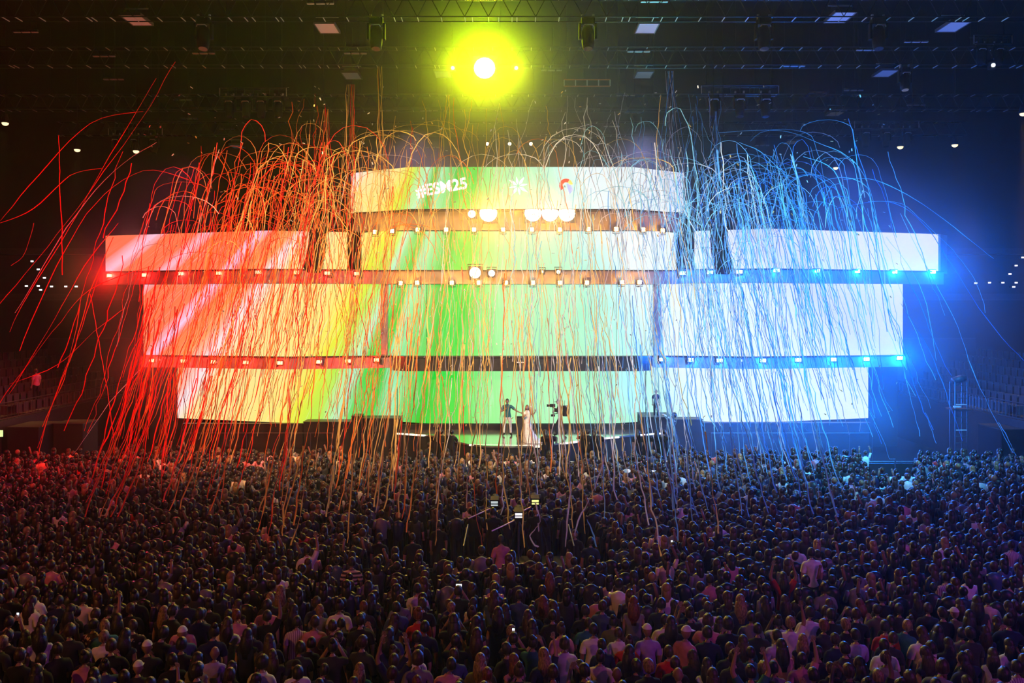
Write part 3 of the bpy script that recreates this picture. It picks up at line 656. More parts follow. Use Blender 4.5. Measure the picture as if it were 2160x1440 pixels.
def tv_camera(px, py, d, lab, screen_m):
    b = P(px, py, d); t = thing('television_camera', lab, 'camera', b)
    part('camera_body', MB().cbox((0, .35, -.05), .24, .6, .26, .03), M_BLACK, t)
    part('lens_barrel', MB().tube([(0, .6, -.05), (0, 1.05, -.05)], [.09, .12], 12), M_BLACK, t, True)
    part('viewfinder', MB().cbox((0, 0, .02), .26, .1, .2, .02), M_BLACK, t)
    part('viewfinder_screen', MB().box(-.10, .10, -.062, -.055, .02, .08), screen_m, t); part('viewfinder_screen', MB().box(-.10, .10, -.062, -.055, -.05, -.01), screen_m, t)
    part('pan_handle', MB().tube([(-.1, .1, -.15), (-.45, -.15, -.26), (-.75, -.3, -.36)], .018, 6), M_CLAMP, t)
    for a in (0, 2.1, 4.2): part('tripod_leg', MB().tube([(0, .3, -.2), (.5*math.cos(a+.5), .3+.5*math.sin(a+.5), .6-b.z)], .03, 6), M_DARK, t)
M_VF = mat('viewfinder_glow', (.8, .9, .9), emit=(.6, .8, .75), es=.7); M_VF2 = mat('viewfinder_yellow', (.9, 1, .3), emit=(.85, 1, .3), es=1.1)
tv_camera(1043, 1062, 24.9, 'television camera with lit viewfinder and white pan handle, on the left of the platform', M_VF)
tv_camera(1129, 1059, 24.9, 'television camera with yellow-lit viewfinder on the right of the platform', M_VF2)
tv_camera(1094, 1087, 24.0, 'lower camera with a small white screen between the two camera operators', mat('viewfinder_white', (1, 1, 1), emit=(1, 1, 1), es=1.0))

# ---------------------------------------------------------------- people
SKIN = [mat('skin_light', (.42, .25, .18), .55), mat('skin_tan', (.30, .17, .11), .55), mat('skin_dark', (.16, .08, .05), .5)]
def hair_mat(name, c):
    m = mat(name, c, .42, spec=.6); nt = m.node_tree; tc = nt.nodes.new('ShaderNodeTexCoord'); mp = nt.nodes.new('ShaderNodeMapping'); mp.inputs['Scale'].default_value = (1, 1, .12)
    n = nt.nodes.new('ShaderNodeTexNoise'); n.inputs['Scale'].default_value = 60; n.inputs['Detail'].default_value = 2; nt.links.new(tc.outputs['Object'], mp.inputs[0]); nt.links.new(mp.outputs[0], n.inputs['Vector'])
    r = nt.nodes.new('ShaderNodeValToRGB'); r.color_ramp.elements[0].position = .38; r.color_ramp.elements[1].position = .66; r.color_ramp.elements[0].color = (*[x*.3 for x in c], 1); r.color_ramp.elements[1].color = (*[x*1.3 for x in c], 1)
    nt.links.new(n.outputs['Fac'], r.inputs[0]); nt.links.new(r.outputs[0], nt.nodes['Principled BSDF'].inputs['Base Color'])
    b = nt.nodes.new('ShaderNodeBump'); b.inputs['Distance'].default_value = .01; b.inputs['Strength'].default_value = .8; nt.links.new(n.outputs['Fac'], b.inputs['Height']); nt.links.new(b.outputs[0], nt.nodes['Principled BSDF'].inputs['Normal']); return m
HAIR = {'dark': hair_mat('hair_dark', (.018, .013, .012)), 'brown': hair_mat('hair_brown', (.06, .028, .016)), 'blond': hair_mat('hair_blond', (.34, .21, .09)), 'auburn': hair_mat('hair_auburn', (.2, .045, .016)), 'grey': hair_mat('hair_grey', (.4, .4, .4))}
CL = {'black': (.012, .012, .014), 'charcoal': (.035, .035, .04), 'navy': (.015, .022, .07), 'white': (.85, .85, .87), 'cream': (.8, .68, .48), 'pink': (.62, .25, .33), 'red': (.55, .03, .02), 'grey': (.22, .22, .24), 'olive': (.14, .14, .05), 'lilac': (.42, .32, .66), 'teal': (.03, .16, .18), 'denim': (.06, .1, .22)}
CM = {k: mat('cloth_'+k, v, .85, spec=.25, noise=9) for k, v in CL.items()}
def stripe_mat(name, a, b, sc, axis=2):
    m = mat(name, a, .85); nt = m.node_tree; tc = nt.nodes.new('ShaderNodeTexCoord'); sp = nt.nodes.new('ShaderNodeSeparateXYZ'); nt.links.new(tc.outputs['Object'], sp.inputs[0])
    s = nt.nodes.new('ShaderNodeMath'); s.operation = 'MULTIPLY'; s.inputs[1].default_value = sc; nt.links.new(sp.outputs[axis], s.inputs[0])
    f = nt.nodes.new('ShaderNodeMath'); f.operation = 'FRACT'; nt.links.new(s.outputs[0], f.inputs[0])
    g = nt.nodes.new('ShaderNodeMath'); g.operation = 'GREATER_THAN'; g.inputs[1].default_value = .5; nt.links.new(f.outputs[0], g.inputs[0])
    mx = nt.nodes.new('ShaderNodeMix'); mx.data_type = 'RGBA'; mx.inputs[6].default_value = (*a, 1); mx.inputs[7].default_value = (*b, 1); nt.links.new(g.outputs[0], mx.inputs[0]); nt.links.new(mx.outputs[2], nt.nodes['Principled BSDF'].inputs['Base Color'])
    return m
CM['striped'] = stripe_mat('cloth_striped', (.6, .5, .4), (.03, .03, .04), 11)
CM['pinstriped'] = stripe_mat('cloth_pinstriped', (.7, .6, .65), (.3, .2, .28), 26, 0)
def spots_mat():
    m = mat('cloth_patterned', (.6, .45, .25), .85); nt = m.node_tree; v = nt.nodes.new('ShaderNodeTexVoronoi'); v.inputs['Scale'].default_value = 14
    tc = nt.nodes.new('ShaderNodeTexCoord'); nt.links.new(tc.outputs['Object'], v.inputs['Vector']); r = nt.nodes.new('ShaderNodeValToRGB'); r.color_ramp.elements[0].position = .35; r.color_ramp.elements[1].position = .42
    r.color_ramp.elements[0].color = (.65, .48, .28, 1); r.color_ramp.elements[1].color = (.04, .02, .02, 1); nt.links.new(v.outputs['Distance'], r.inputs[0]); nt.links.new(r.outputs[0], nt.nodes['Principled BSDF'].inputs['Base Color']); return m
CM['patterned'] = spots_mat()

def head_mesh(c, yaw=0.0, pitch=0.0, nu=18, nv=14):
    """sculpted head looking along +y, centre c"""
    mb = MB().sphere((0, 0, 0), 1, nu, nv)
    out = []
    for x, y, z in mb.v:
        X, Y, Z = x*.078, y*.098, z*.118
        if Z < 0: X *= 1-.32*(-z)**1.4; Y *= 1-.18*(-z)
        if y > .55 and abs(x) < .22 and -.32 < z < .12: Y += .022*(1-abs(x)/.22)*(1 if z < 0 else .4)      # nose
        if y > .6 and .15 < abs(x) < .55 and .02 < z < .28: Y -= .010                                       # eye sockets
        if y > .6 and abs(x) < .35 and -.62 < z < -.42: Y += .006                                           # lips
        if y > .3 and z < -.75: Y += .012                                                                   # chin
        if y < 0 and z > -.3: Y *= 1.06
        out.append((X, Y, Z))
    h = MB().add(out, mb.f)
    for s in (-1, 1):                                                                                       # ears, eyes
        h.sphere((s*.079, -.005, -.005), .03, 8, 6, (.35, .6, 1))
        h.sphere((s*.028, .083, .012), .012, 8, 6)
    R = Matrix.Rotation(yaw, 4, 'Z') @ Matrix.Rotation(pitch, 4, 'X')
    h.v = [tuple(Vector(c)+(R @ Vector(p))) for p in h.v]
    return h, R
def hair_mesh(style, c, R, k=1.0):
    mb = MB().sphere((0, 0, 0), 1, 18, 12); keep = []; v2 = []
    for i, (x, y, z) in enumerate(mb.v):
        front = y > .45
        keep.append((z > .42 if front else (z > -.55 if y < .1 else z > .05)) if style in ('short', 'bun', 'cap', 'curly') else ((z > .42) if front else (y < .42)))
        X, Y, Z = x*.092, y*.112-.006, z*.130+.004
        if style == 'curly': r = 1.14+.05*math.sin(i*7.1); X *= r; Y *= r; Z *= r
        if style == 'long' and z < 0 and not front:
            Z = z*.36; X = x*.092+(.13-.02*abs(z))*x*min(1, -z*1.5)*.45/max(.35, math.sqrt(max(1e-6, 1-z*z))) if abs(z) < .98 else x*.1
            Y = min(Y, -.01)-.05*min(1, -z*2)-.01
            if abs(z) < .98: Y += -.015*(1-abs(x))
        v2.append((X, Y, Z))
    f = [q for q in mb.f if all(keep[i] for i in q)]
    idx = sorted({i for q in f for i in q}); mp_ = {a: b for b, a in enumerate(idx)}
    h = MB().add([v2[i] for i in idx], [tuple(mp_[i] for i in q) for q in f])
    if style == 'long':      # back fall of the hair
        prof = [(.10, .0), (.118, -.10), (.13, -.22), (.125, -.33), (.09, -.42)]
        v = []; n = 9
        for w, z in prof:
            for j in range(n):
                a = PI+PI*j/(n-1); v.append((w*math.cos(a), -.035+.095*math.sin(a)*(1 if z > -.3 else .9), z))
            for j in range(n-1, -1, -1):
                a = PI+PI*j/(n-1); v.append((w*.6*math.cos(a), -.03+.03*math.sin(a), z))
        m = 2*n; fs = [(i*m+j, i*m+(j+1) % m, (i+1)*m+(j+1) % m, (i+1)*m+j) for i in range(len(prof)-1) for j in range(m)]+[tuple(range(m))[::-1], tuple(range((len(prof)-1)*m, len(prof)*m))]
        h.add(v, fs)
    if style == 'bun': h.sphere((0, -.07, .12), .055, 10, 7)
    if style == 'cap':
        h = MB(); q = MB().sphere((0, 0, 0), 1, 16, 10); kp = [z > .12 for x, y, z in q.v]; fs = [f_ for f_ in q.f if all(kp[i] for i in f_)]; ii = sorted({i for f_ in fs for i in f_}); m2 = {a: b for b, a in enumerate(ii)}
        h.add([(q.v[i][0]*.096, q.v[i][1]*.116, q.v[i][2]*.135) for i in ii], [tuple(m2[i] for i in f_) for f_ in fs])
        h.box(-.06, .06, .09, .19, .018, .028)
    h.v = [tuple(Vector(c)+(R @ Vector(p))) for p in h.v]
    return h
def finger_set(mb, wrist, palm, side, curl=.5):
    """four fingers and a thumb as tapered chains rooted inside the palm"""
    d = (palm-wrist).normalized(); a = d.cross(Vector((0, 1, 0)))
    if a.length < .2: a = d.cross(Vector((1, 0, 0)))
    a.normalize(); nrm = d.cross(a).normalized()
    for i, L in enumerate((.062, .072, .067, .052)):
        o = palm+a*(.022*(i-1.5))*side; p1 = o+d*.018
        p2 = p1+(d*math.cos(curl*.6)+nrm*math.sin(curl*.6))*L*.5; p3 = p2+(d*math.cos(curl*1.5)+nrm*math.sin(curl*1.5))*L*.5
        mb.tube([o-d*.02, p1, p2, p3], [.009, .0092, .008, .006], 6)
    t0 = wrist+d*.03-a*side*.02; t1 = t0+(d*.6-a*side*.8).normalized()*.035; t2 = t1+(d*.9-a*side*.4+nrm*.3).normalized()*.03
    mb.tube([t0, t1, t2], [.012, .0105, .008], 6)
BASEJ = dict(pel=(0, 0, .95), wai=(0, 0, 1.10), che=(0, -.01, 1.30), nek=(0, -.01, 1.47), nk2=(0, .01, 1.56), head=(0, .025, 1.655),
    sL=(-.175, -.01, 1.42), eL=(-.23, -.02, 1.14), wL=(-.22, .06, .90), hL=(-.215, .085, .83), sR=(.175, -.01, 1.42), eR=(.23, -.02, 1.14), wR=(.22, .06, .90), hR=(.215, .085, .83),
    pL=(-.09, 0, .90), kL=(-.105, .02, .50), aL=(-.11, 0, .09), tL=(-.12, .16, .04), pR=(.09, 0, .90), kR=(.105, .02, .50), aR=(.11, 0, .09), tR=(.12, .16, .04))
RAD = dict(pel=(.165, .115), wai=(.145, .105), che=(.175, .115), nek=(.075, .07), nk2=(.052, .052), sL=(.066, .06), eL=(.044, .044), wL=(.029, .026), hL=(.042, .022), sR=(.066, .06), eR=(.044, .044), wR=(.029, .026), hR=(.042, .022),
    pL=(.09, .09), kL=(.06, .06), aL=(.042, .042), tL=(.042, .028), pR=(.09, .09), kR=(.06, .06), aR=(.042, .042), tR=(.042, .028))
BONES = [('pel', 'wai', 'torso'), ('wai', 'che', 'torso'), ('che', 'nek', 'torso'), ('nek', 'nk2', 'neck'), ('che', 'sL', 'torso'), ('sL', 'eL', 'upper'), ('eL', 'wL', 'fore'), ('wL', 'hL', 'hand'), ('che', 'sR', 'torso'), ('sR', 'eR', 'upper'), ('eR', 'wR', 'fore'), ('wR', 'hR', 'hand'),
    ('pel', 'pL', 'hip'), ('pL', 'kL', 'thigh'), ('kL', 'aL', 'shin'), ('aL', 'tL', 'foot'), ('pel', 'pR', 'hip'), ('pR', 'kR', 'thigh'), ('kR', 'aR', 'shin'), ('aR', 'tR', 'foot')]
def human_meshes(name, pose, sub=1, sleeves='short', yaw=0, pitch=0, fingers=True, headres=(18, 14), female=False):
    J = {k: Vector(v) for k, v in BASEJ.items()}; J.update({k: Vector(v) for k, v in pose.items()})
    keys = [k for k in J if k != 'head']; ix = {k: i for i, k in enumerate(keys)}
    me = bpy.data.meshes.new(name); me.from_pydata([J[k] for k in keys], [(ix[a], ix[b]) for a, b, _ in BONES], []); me.update()
    o = bpy.data.objects.new(name, me); C.objects.link(o)
    md = o.modifiers.new('skin', 'SKIN'); md.use_smooth_shade = True; md.branch_smoothing = .3
    sb = o.modifiers.new('sub', 'SUBSURF'); sb.levels = sb.render_levels = sub
    for k, sv in zip(keys, me.skin_vertices[0].data):
        r = RAD[k]
        if female and k in ('sL', 'sR', 'che', 'wai'): r = (r[0]*.88, r[1]*.9)
        sv.radius = r; sv.use_root = (k == 'pel')
    bpy.context.view_layer.update()
    dg = bpy.context.evaluated_depsgraph_get(); ev = bpy.data.meshes.new_from_object(o.evaluated_get(dg))
    V = [v.co.copy() for v in ev.vertices]; Nn = [v.normal.copy() for v in ev.vertices]; Fc = [tuple(p.vertices) for p in ev.polygons]
    bpy.data.objects.remove(o)
    A = np.array([J[a] for a, b, _ in BONES]); B = np.array([J[b] for a, b, _ in BONES]); rr = np.array([(RAD[a][0]+RAD[b][0])/2 for a, b, _ in BONES])
    zone = []; par = []
    for v in V:
        p = np.array(v); ab = B-A; t = np.clip(((p-A)*ab).sum(1)/(ab*ab).sum(1), 0, 1); dd = np.linalg.norm(p-(A+ab*t[:, None]), axis=1)/rr; i = int(dd.argmin()); zone.append(BONES[i][2]); par.append(float(t[i]))
    def sel(fn, infl):
        ok = [fn(zone[i], par[i], V[i]) for i in range(len(V))]; fs = [f for f in Fc if all(ok[i] for i in f)]; ii = sorted({i for f in fs for i in f}); m2 = {a: b for b, a in enumerate(ii)}
        return MB().add([V[i]+Nn[i]*infl for i in ii], [tuple(m2[i] for i in f) for f in fs])
    sl = {'short': lambda z, t: z == 'upper' and t < .75, 'none': lambda z, t: False, 'long': lambda z, t: z in ('upper', 'fore') and not (z == 'fore' and t > .95)}[sleeves]
    shirt = sel(lambda z, t, v: (z in ('torso', 'hip') and v.z > .88) or sl(z, t), .022)
    trous = sel(lambda z, t, v: (z in ('hip', 'thigh') or (z == 'torso' and v.z < 1.0) or (z == 'shin' and t < .9)), .012)
    shoe = sel(lambda z, t, v: z == 'foot' or (z == 'shin' and t > .85), .014)
    body = MB().add(V, Fc)
    hm, R = head_mesh(J['head'], yaw, pitch, *headres); body.add(hm.v, hm.f)
    if fingers:
        finger_set(body, J['wL'], J['hL'], 1); finger_set(body, J['wR'], J['hR'], -1)
    return dict(body=body.mesh(name+'_body', True), shirt=shirt.mesh(name+'_shirt', True), trousers=trous.mesh(name+'_trousers', True), shoes=shoe.mesh(name+'_shoes', True), head=J['head'], R=R, J=J)
def slot(o, m):
    if not o.data.materials: o.data.materials.append(m)
    o.material_slots[0].link = 'OBJECT'; o.material_slots[0].material = m
HM = {}
def hair_for(key, T, style):
    k = (key, style)
    if k not in HM: HM[k] = hair_mesh(style, T['head'], T['R']).mesh('hair_'+style, True)
    return HM[k]
def person(tkey, loc, rz, sc, skin, shirt, trousers, style, haircol, label, group=None, shoes=True):
    T = TPL[tkey]
    r = obj('person', T['body']); slot(r, SKIN[skin]); r.location = loc; r.rotation_euler = (0, 0, rz); r.scale = (sc, sc, sc)
    tag(r, label, 'person', group)
    for nm, m in (('shirt', CM[shirt]), ('trousers', CM[trousers]))+((('shoes', CM['black']),) if shoes else ()):
        o = obj(nm, T[nm], None, r); slot(o, m)
    if style != 'bald':
        o = obj('cap' if style == 'cap' else 'hair', hair_for(tkey, T, style), None, r); slot(o, CM['black'] if style == 'cap' and haircol == 'dark' else CM['white'] if style == 'cap' else HAIR[haircol])
    return r
up = dict
POSES = {
 'relaxed': {},
 'folded': up(eL=(-.24, .02, 1.15), wL=(-.10, .20, 1.22), hL=(-.02, .22, 1.26), eR=(.24, .02, 1.15), wR=(.10, .21, 1.20), hR=(.03, .23, 1.24)),
 'clapping': up(eL=(-.25, .10, 1.20), wL=(-.08, .28, 1.36), hL=(-.03, .31, 1.42), eR=(.25, .10, 1.20), wR=(.08, .28, 1.36), hR=(.03, .31, 1.42)),
 'armsup': up(sL=(-.17, 0, 1.44), eL=(-.30, .03, 1.66), wL=(-.24, .06, 1.90), hL=(-.22, .07, 1.97), sR=(.17, 0, 1.44), eR=(.30, .03, 1.66), wR=(.24, .06, 1.90), hR=(.22, .07, 1.97)),
 'onearm': up(eL=(-.23, -.02, 1.14), sR=(.17, 0, 1.44), eR=(.26, .06, 1.68), wR=(.22, .10, 1.92), hR=(.21, .11, 1.99)),
 'phone': up(eL=(-.26, .14, 1.32), wL=(-.07, .30, 1.58), hL=(-.03, .31, 1.64), eR=(.26, .14, 1.32), wR=(.07, .30, 1.58), hR=(.03, .31, 1.64)),
 'tilted': up(nk2=(.02, .03, 1.55), head=(.045, .06, 1.64), eL=(-.25, .02, 1.15), wL=(-.18, .16, .98), hL=(-.16, .19, .92)),
}
TPL = {k: human_meshes(k, p, 1, 'long' if k == 'folded' else 'short', yaw=.15 if k == 'tilted' else 0, pitch=-.1, headres=(14, 10)) for k, p in POSES.items()}
TPL['woman'] = human_meshes('woman', up(sL=(-.155, -.01, 1.40), sR=(.155, -.01, 1.40), eL=(-.20, -.02, 1.13), eR=(.20, -.02, 1.13)), 1, 'none', pitch=-.05, headres=(14, 10), female=True)

# hand-placed people of the near crowd: head px, head py, pose, shirt, trousers, hair style, hair colour, turn, label, short name
NOTE = [
 (280, 1320, 'folded', 'patterned', 'black', 'short', 'brown', .4, 'person in cream patterned shirt with bent arms, standing alone in a dark gap', 'the cream patterned shirt'),
 (175, 1262, 'relaxed', 'cream', 'black', 'short', 'dark', 0, 'person in plain sand-coloured shirt seen from behind', 'the plain sand-coloured shirt'),
 (345, 1290, 'woman', 'black', 'black', 'long', 'blond', 0, 'woman with long blond hair rim-lit white, in a black top', 'the white-rimmed blond woman'),
 (196, 1318, 'relaxed', 'patterned', 'black', 'short', 'dark', -.2, 'person in dark shirt with a pale floral pattern, below the plain sand-coloured shirt', 'the floral dark shirt'),
 (325, 1192, 'relaxed', 'cream', 'black', 'long', 'dark', .1, 'person in light cream top with dark hair, far back at the orange side', 'the light cream top'),
 (386, 1318, 'tilted', 'pink', 'black', 'short', 'brown', .1, 'person in orange-pink shirt with hunched round shoulders', 'the hunched orange-pink shirt'),
 (178, 1388, 'woman', 'pink', 'black', 'bun', 'dark', 0, 'woman with bare shoulders and dark hair bun near the bottom edge', 'the bare-shouldered woman'),
 (452, 1378, 'relaxed', 'lilac', 'black', 'bald', 'dark', 0, 'bald-headed person in lilac shirt with orange rim light', 'the bald man in lilac'),
 (563, 1300, 'onearm', 'black', 'cream', 'short', 'dark', 0, 'person in black shirt and light trousers with one arm raised', 'the light trousers'),
 (626, 1312, 'relaxed', 'pinstriped', 'black', 'short', 'dark', .1, 'person in pinstriped shirt standing beside a pale pink shirt', 'the pinstriped shirt'),
 (664, 1312, 'relaxed', 'pink', 'black', 'short', 'brown', 0, 'person with brown hair in pale pink shirt beside the pinstriped shirt', 'the pale pink shirt'),
 (742, 1186, 'relaxed', 'striped', 'black', 'short', 'dark', 0, 'person in sweater with wide horizontal light and dark stripes', 'the wide-striped sweater'),
 (880, 1242, 'relaxed', 'white', 'black', 'short', 'dark', 0, 'tall broad person in white t-shirt with pale rim light on the hair', 'the broad white t-shirt'),
 (648, 1160, 'onearm', 'white', 'black', 'short', 'dark', .3, 'person in white shirt bending one bare arm over the head', 'the bent-arm white shirt'),
 (556, 1192, 'relaxed', 'patterned', 'black', 'short', 'dark', 0, 'person in spotted yellowish shirt behind long-haired people', 'the spotted yellow shirt'),
 (592, 1246, 'woman', 'olive', 'black', 'long', 'blond', 0, 'woman with long loose golden hair over an olive top', 'the golden-haired woman'),
 (946, 1402, 'tilted', 'pink', 'black', 'short', 'dark', 0, 'person in pink t-shirt with a dark print across the back at the bottom edge', 'the printed t-shirt'),
 (1191, 1358, 'relaxed', 'white', 'black', 'curly', 'brown', 0, 'curly brown-haired person in white shirt, half orange and half lilac lit', 'the curly-haired white shirt'),
 (1095, 1256, 'relaxed', 'denim', 'black', 'short', 'dark', -.2, 'person in bright blue-violet t-shirt looking to the stage', 'the blue-violet t-shirt'),
 (1057, 1138, 'relaxed', 'pink', 'black', 'short', 'dark', .2, 'person in pink shirt with a diagonal shoulder strap, just before the camera platform', 'the strapped pink shirt'),
 (1252, 1328, 'relaxed', 'white', 'black', 'short', 'dark', 0, 'person in plain off-white t-shirt with short sleeves, next to a capped man', 'the off-white t-shirt'),
 (1366, 1330, 'relaxed', 'lilac', 'black', 'cap', 'grey', .1, 'person with pale cap and violet t-shirt', 'the pale cap'),
 (1266, 1386, 'relaxed', 'cream', 'black', 'bun', 'dark', -.2, 'person with hair bun and cream shirt at the bottom edge', 'the bun and cream shirt'),
 (1160, 1218, 'woman', 'black', 'black', 'long', 'auburn', 0, 'woman with wide auburn hair rimmed in orange', 'the wide auburn hair'),
 (1146, 1268, 'woman', 'charcoal', 'black', 'long', 'auburn', .1, 'woman with straight auburn hair, standing nearer than the wide auburn hair', 'the straight auburn hair'),
 (1498, 1222, 'relaxed', 'pink', 'black', 'short', 'dark', 0, 'person in rounded magenta-pink t-shirt', 'the magenta-pink t-shirt'),
 (1712, 1166, 'relaxed', 'white', 'black', 'short', 'dark', .1, 'person standing high in white shirt and black trousers, above the heads around', 'the raised white shirt'),
 (1680, 1152, 'relaxed', 'white', 'black', 'short', 'dark', 0, 'person in white shirt partly hidden behind the raised white shirt', 'the hidden white shirt'),
 (1706, 1292, 'tilted', 'white', 'black', 'short', 'dark', 0, 'person in wide round-backed white shirt', 'the round-backed white shirt'),
 (1740, 1240, 'relaxed', 'grey', 'black', 'short', 'dark', 0, 'person in plain pale grey shirt with a long straight back', 'the pale grey shirt'),
 (1806, 1340, 'folded', 'lilac', 'black', 'short', 'dark', .3, 'person in pale lilac hooded sweatshirt', 'the lilac hooded sweatshirt'),
 (1868, 1322, 'relaxed', 'red', 'black', 'short', 'dark', 0, 'person in broad bright red jacket', 'the red jacket'),
 (1866, 1362, 'relaxed', 'white', 'black', 'short', 'dark', 0, 'person in white shirt directly in front of the red jacket', 'the white shirt before the red jacket'),
 (1996, 1218, 'relaxed', 'pinstriped', 'black', 'short', 'dark', 0, 'person in pale ribbed shirt standing tall on the violet side', 'the pale ribbed shirt'),
 (2134, 1150, 'relaxed', 'pinstriped', 'black', 'short', 'dark', 0, 'person in pink ribbed shirt far back near the right edge', 'the pink ribbed shirt'),
 (2083, 1264, 'folded', 'cream', 'black', 'short', 'dark', -.4, 'person in creased cream hooded jacket on the right', 'the creased cream jacket'),
 (1653, 1218, 'armsup', 'red', 'black', 'long', 'dark', 0, 'woman with both arms raised in red top', 'the raised-arm red top'),
 (1936, 1262, 'woman', 'black', 'black', 'long', 'dark', .2, 'slim woman with long straight dark hair and bare arms', 'the slim long-haired woman'),
 (2146, 1408, 'relaxed', 'pinstriped', 'black', 'short', 'dark', 0, 'person in fine-striped shirt cut by the bottom right corner', 'the corner fine-striped shirt'),
 (1638, 1342, 'tilted', 'lilac', 'denim', 'short', 'dark', .3, 'person in violet shirt and blue trousers with a shoulder strap', 'the violet shirt and strap'),
 (1611, 1412, 'relaxed', 'black', 'black', 'curly', 'blond', 0, 'person with short curly blond hair at the bottom edge', 'the curly blond hair'),
]
R_ = random.Random(7)
placed = []
LM = []
HT = 1.66                                       # head centre height of a template
for px, py, pose, sh, tr, hs, hc, rz, lab, short in NOTE:
    sc = 1.0+R_.uniform(-.02, .06)
    z0 = .55 if short == 'the raised white shirt' else 0
    d = (CH-z0-HT*sc)*F/(py-HY)
    x = PX(px, d)
    last = person(pose, (x, d, z0), rz, sc, R_.choice((0, 0, 1)), sh, tr, hs, hc, lab)
    placed.append((x, d)); LM.append((px, py, short))
    if z0: s_ = thing('step_box', 'small black box the raised white shirt stands on', 'box', (x, d, 0)); part('box_lid', MB().box(-.3, .3, -.25, .25, z0-.05, z0), M_BLACK, s_); part('box_body', MB().box(-.28, .28, -.23, .23, 0, z0-.05), M_DARK, s_)
    if short == 'the printed t-shirt':
        pr = MB(); Rk = random.Random(5)
        for k in range(8): x0 = -.13+k*.033; pr.box(x0, x0+.024, -.158, -.150, 1.30+Rk.uniform(-.01, .01), 1.36+Rk.uniform(-.01, .015))
        o = obj('shirt_print', pr, CM['black'], last)
PH = []
for px, py, lab, sh in [(968, 1234, 'glowing phone held up just behind the broad white t-shirt', 'black'), (1083, 1330, 'bright blue-white phone glow low in the middle of the crowd', 'charcoal'), (38, 1297, 'tiny bright phone screen near the far left edge of the crowd', 'navy'), (1417, 1143, 'white glowing phone beyond the fence, on its right', 'black')]:
    d = (CH-1.69)*F/(py-HY); x = PX(px, d); person('phone', (x, d-.33, 0), 0, 1, 0, sh, 'black', 'short', 'dark', 'dark-haired person in %s lifting the %s' % (sh, lab.split(' held')[0].split(' low')[0].split(' near')[0].split(' beyond')[0]))
    placed.append((x, d-.33)); PH.append((px, py, d, lab))
# the rest of the near crowd
PLAT = (PX(765, 22.4)-.1, PX(1295, 22.4)+.15, 22.15, 26.3)      # pen around the camera platform
def in_pen(x, y): return PLAT[0] < x < PLAT[1] and PLAT[2] < y < PLAT[3]
def free(x, y, lst, r=.4): return all((x-a)**2+(y-b)**2 > r*r for a, b in lst)
grid = []
row = 0; y = 12.4
while y < 38.6:
    wmax = 1100*y/F+1.0
    x = -wmax+(row % 2)*.28
    while x < wmax:
        gx, gy = x+R_.uniform(-.12, .12), y+R_.uniform(-.14, .14)
        px = 1080+gx*F/gy
        lim = 38.7
        if px > 1830: lim = 33.5 if px < 1935 else 38.0
        if px < 110: lim = 37.5
        if 740 < px < 1430: lim = 37.6
        if gy < lim and not in_pen(gx, gy) and R_.random() > .04: grid.append((gx, gy))
        x += .56
    y += .56; row += 1
near = [g for g in grid if abs(g[0]*F/g[1]) < 1092 and (HY+(CH-1.85)*F/g[1]) < 1445 and free(g[0], g[1], placed)]
near.sort(key=lambda g: g[1]); NN = 262; near_i, rest = near[:NN], near[NN:]
HS = [('short', 'short'), ('long', 'long'), ('bun', 'tied-up'), ('curly', 'curly'), ('cap', 'capped'), ('bald', 'shaved')]
seen = {}
def place_word(px, py):
    b = min(LM, key=lambda l: (l[0]-px)**2+((l[1]-py)*1.3)**2); dx, dy = px-b[0], py-b[1]
    if abs(dx) > abs(dy)*1.2: rel = 'right of' if dx > 0 else 'left of'
    else: rel = 'nearer than' if dy > 0 else 'behind'
    return rel, b[2]
for gx, gy in near_i:
    sc = R_.uniform(.93, 1.09); px, py = 1080+gx*F/gy, HY+(CH-HT*sc)*F/gy
    hs, hw = R_.choices(HS, (48, 32, 8, 7, 3, 2))[0]; hc = R_.choices(('dark', 'brown', 'blond', 'auburn'), (56, 32, 8, 4))[0]
    sh = R_.choices(('black', 'charcoal', 'navy', 'white', 'pink', 'grey', 'olive', 'denim', 'red', 'teal'), (36, 22, 14, 6, 4, 6, 4, 4, 2, 3))[0]
    pose = 'woman' if hs == 'long' and R_.random() < .6 else R_.choices(('relaxed', 'folded', 'clapping', 'armsup', 'onearm', 'phone', 'tilted'), (44, 16, 14, 2, 3, 5, 16))[0]
    rel, lm = place_word(px, py)
    pw = {'armsup': ' with both arms up', 'onearm': ' with one arm up', 'phone': ' holding hands up to the face'}.get(pose, '')
    hairw = 'shaved' if hs == 'bald' else 'capped' if hs == 'cap' else '%s %s-haired' % (hw, hc)
    base = (hairw, sh, rel, lm); k = seen.get(base, 0); seen[base] = k+1
    lab = '%s person in %s%s, %s%s %s' % (hairw, sh, pw if len(pw) < 20 else '', (ORD[k]+' ') if k else '', rel, lm)
    lab = ' '.join(lab.replace(' holding hands up to the face', ' with raised hands').split()); lab = lab if len(lab.split()) <= 16 else lab.replace(pw, '')
    person(pose, (gx, gy, 0), R_.gauss(0, .28), sc, R_.choices((0, 1, 2), (6, 3, 1))[0], sh, R_.choice(('black', 'denim', 'charcoal')), hs, hc, lab, 'audience members standing nearest')
# phones held up
for px, py, d, lab in PH:
    t = thing('phone', lab, 'phone', P(px, py, d), group='phones in the crowd'); part('phone_screen', MB().cbox((0, -.006, 0), .13 if px == 968 else .05, .004, .06 if px == 968 else .1, .002), M_PHONE, t); part('phone_case', MB().cbox((0, .003, 0), .15 if px == 968 else .07, .01, .075 if px == 968 else .13, .003), M_BLACK, t)

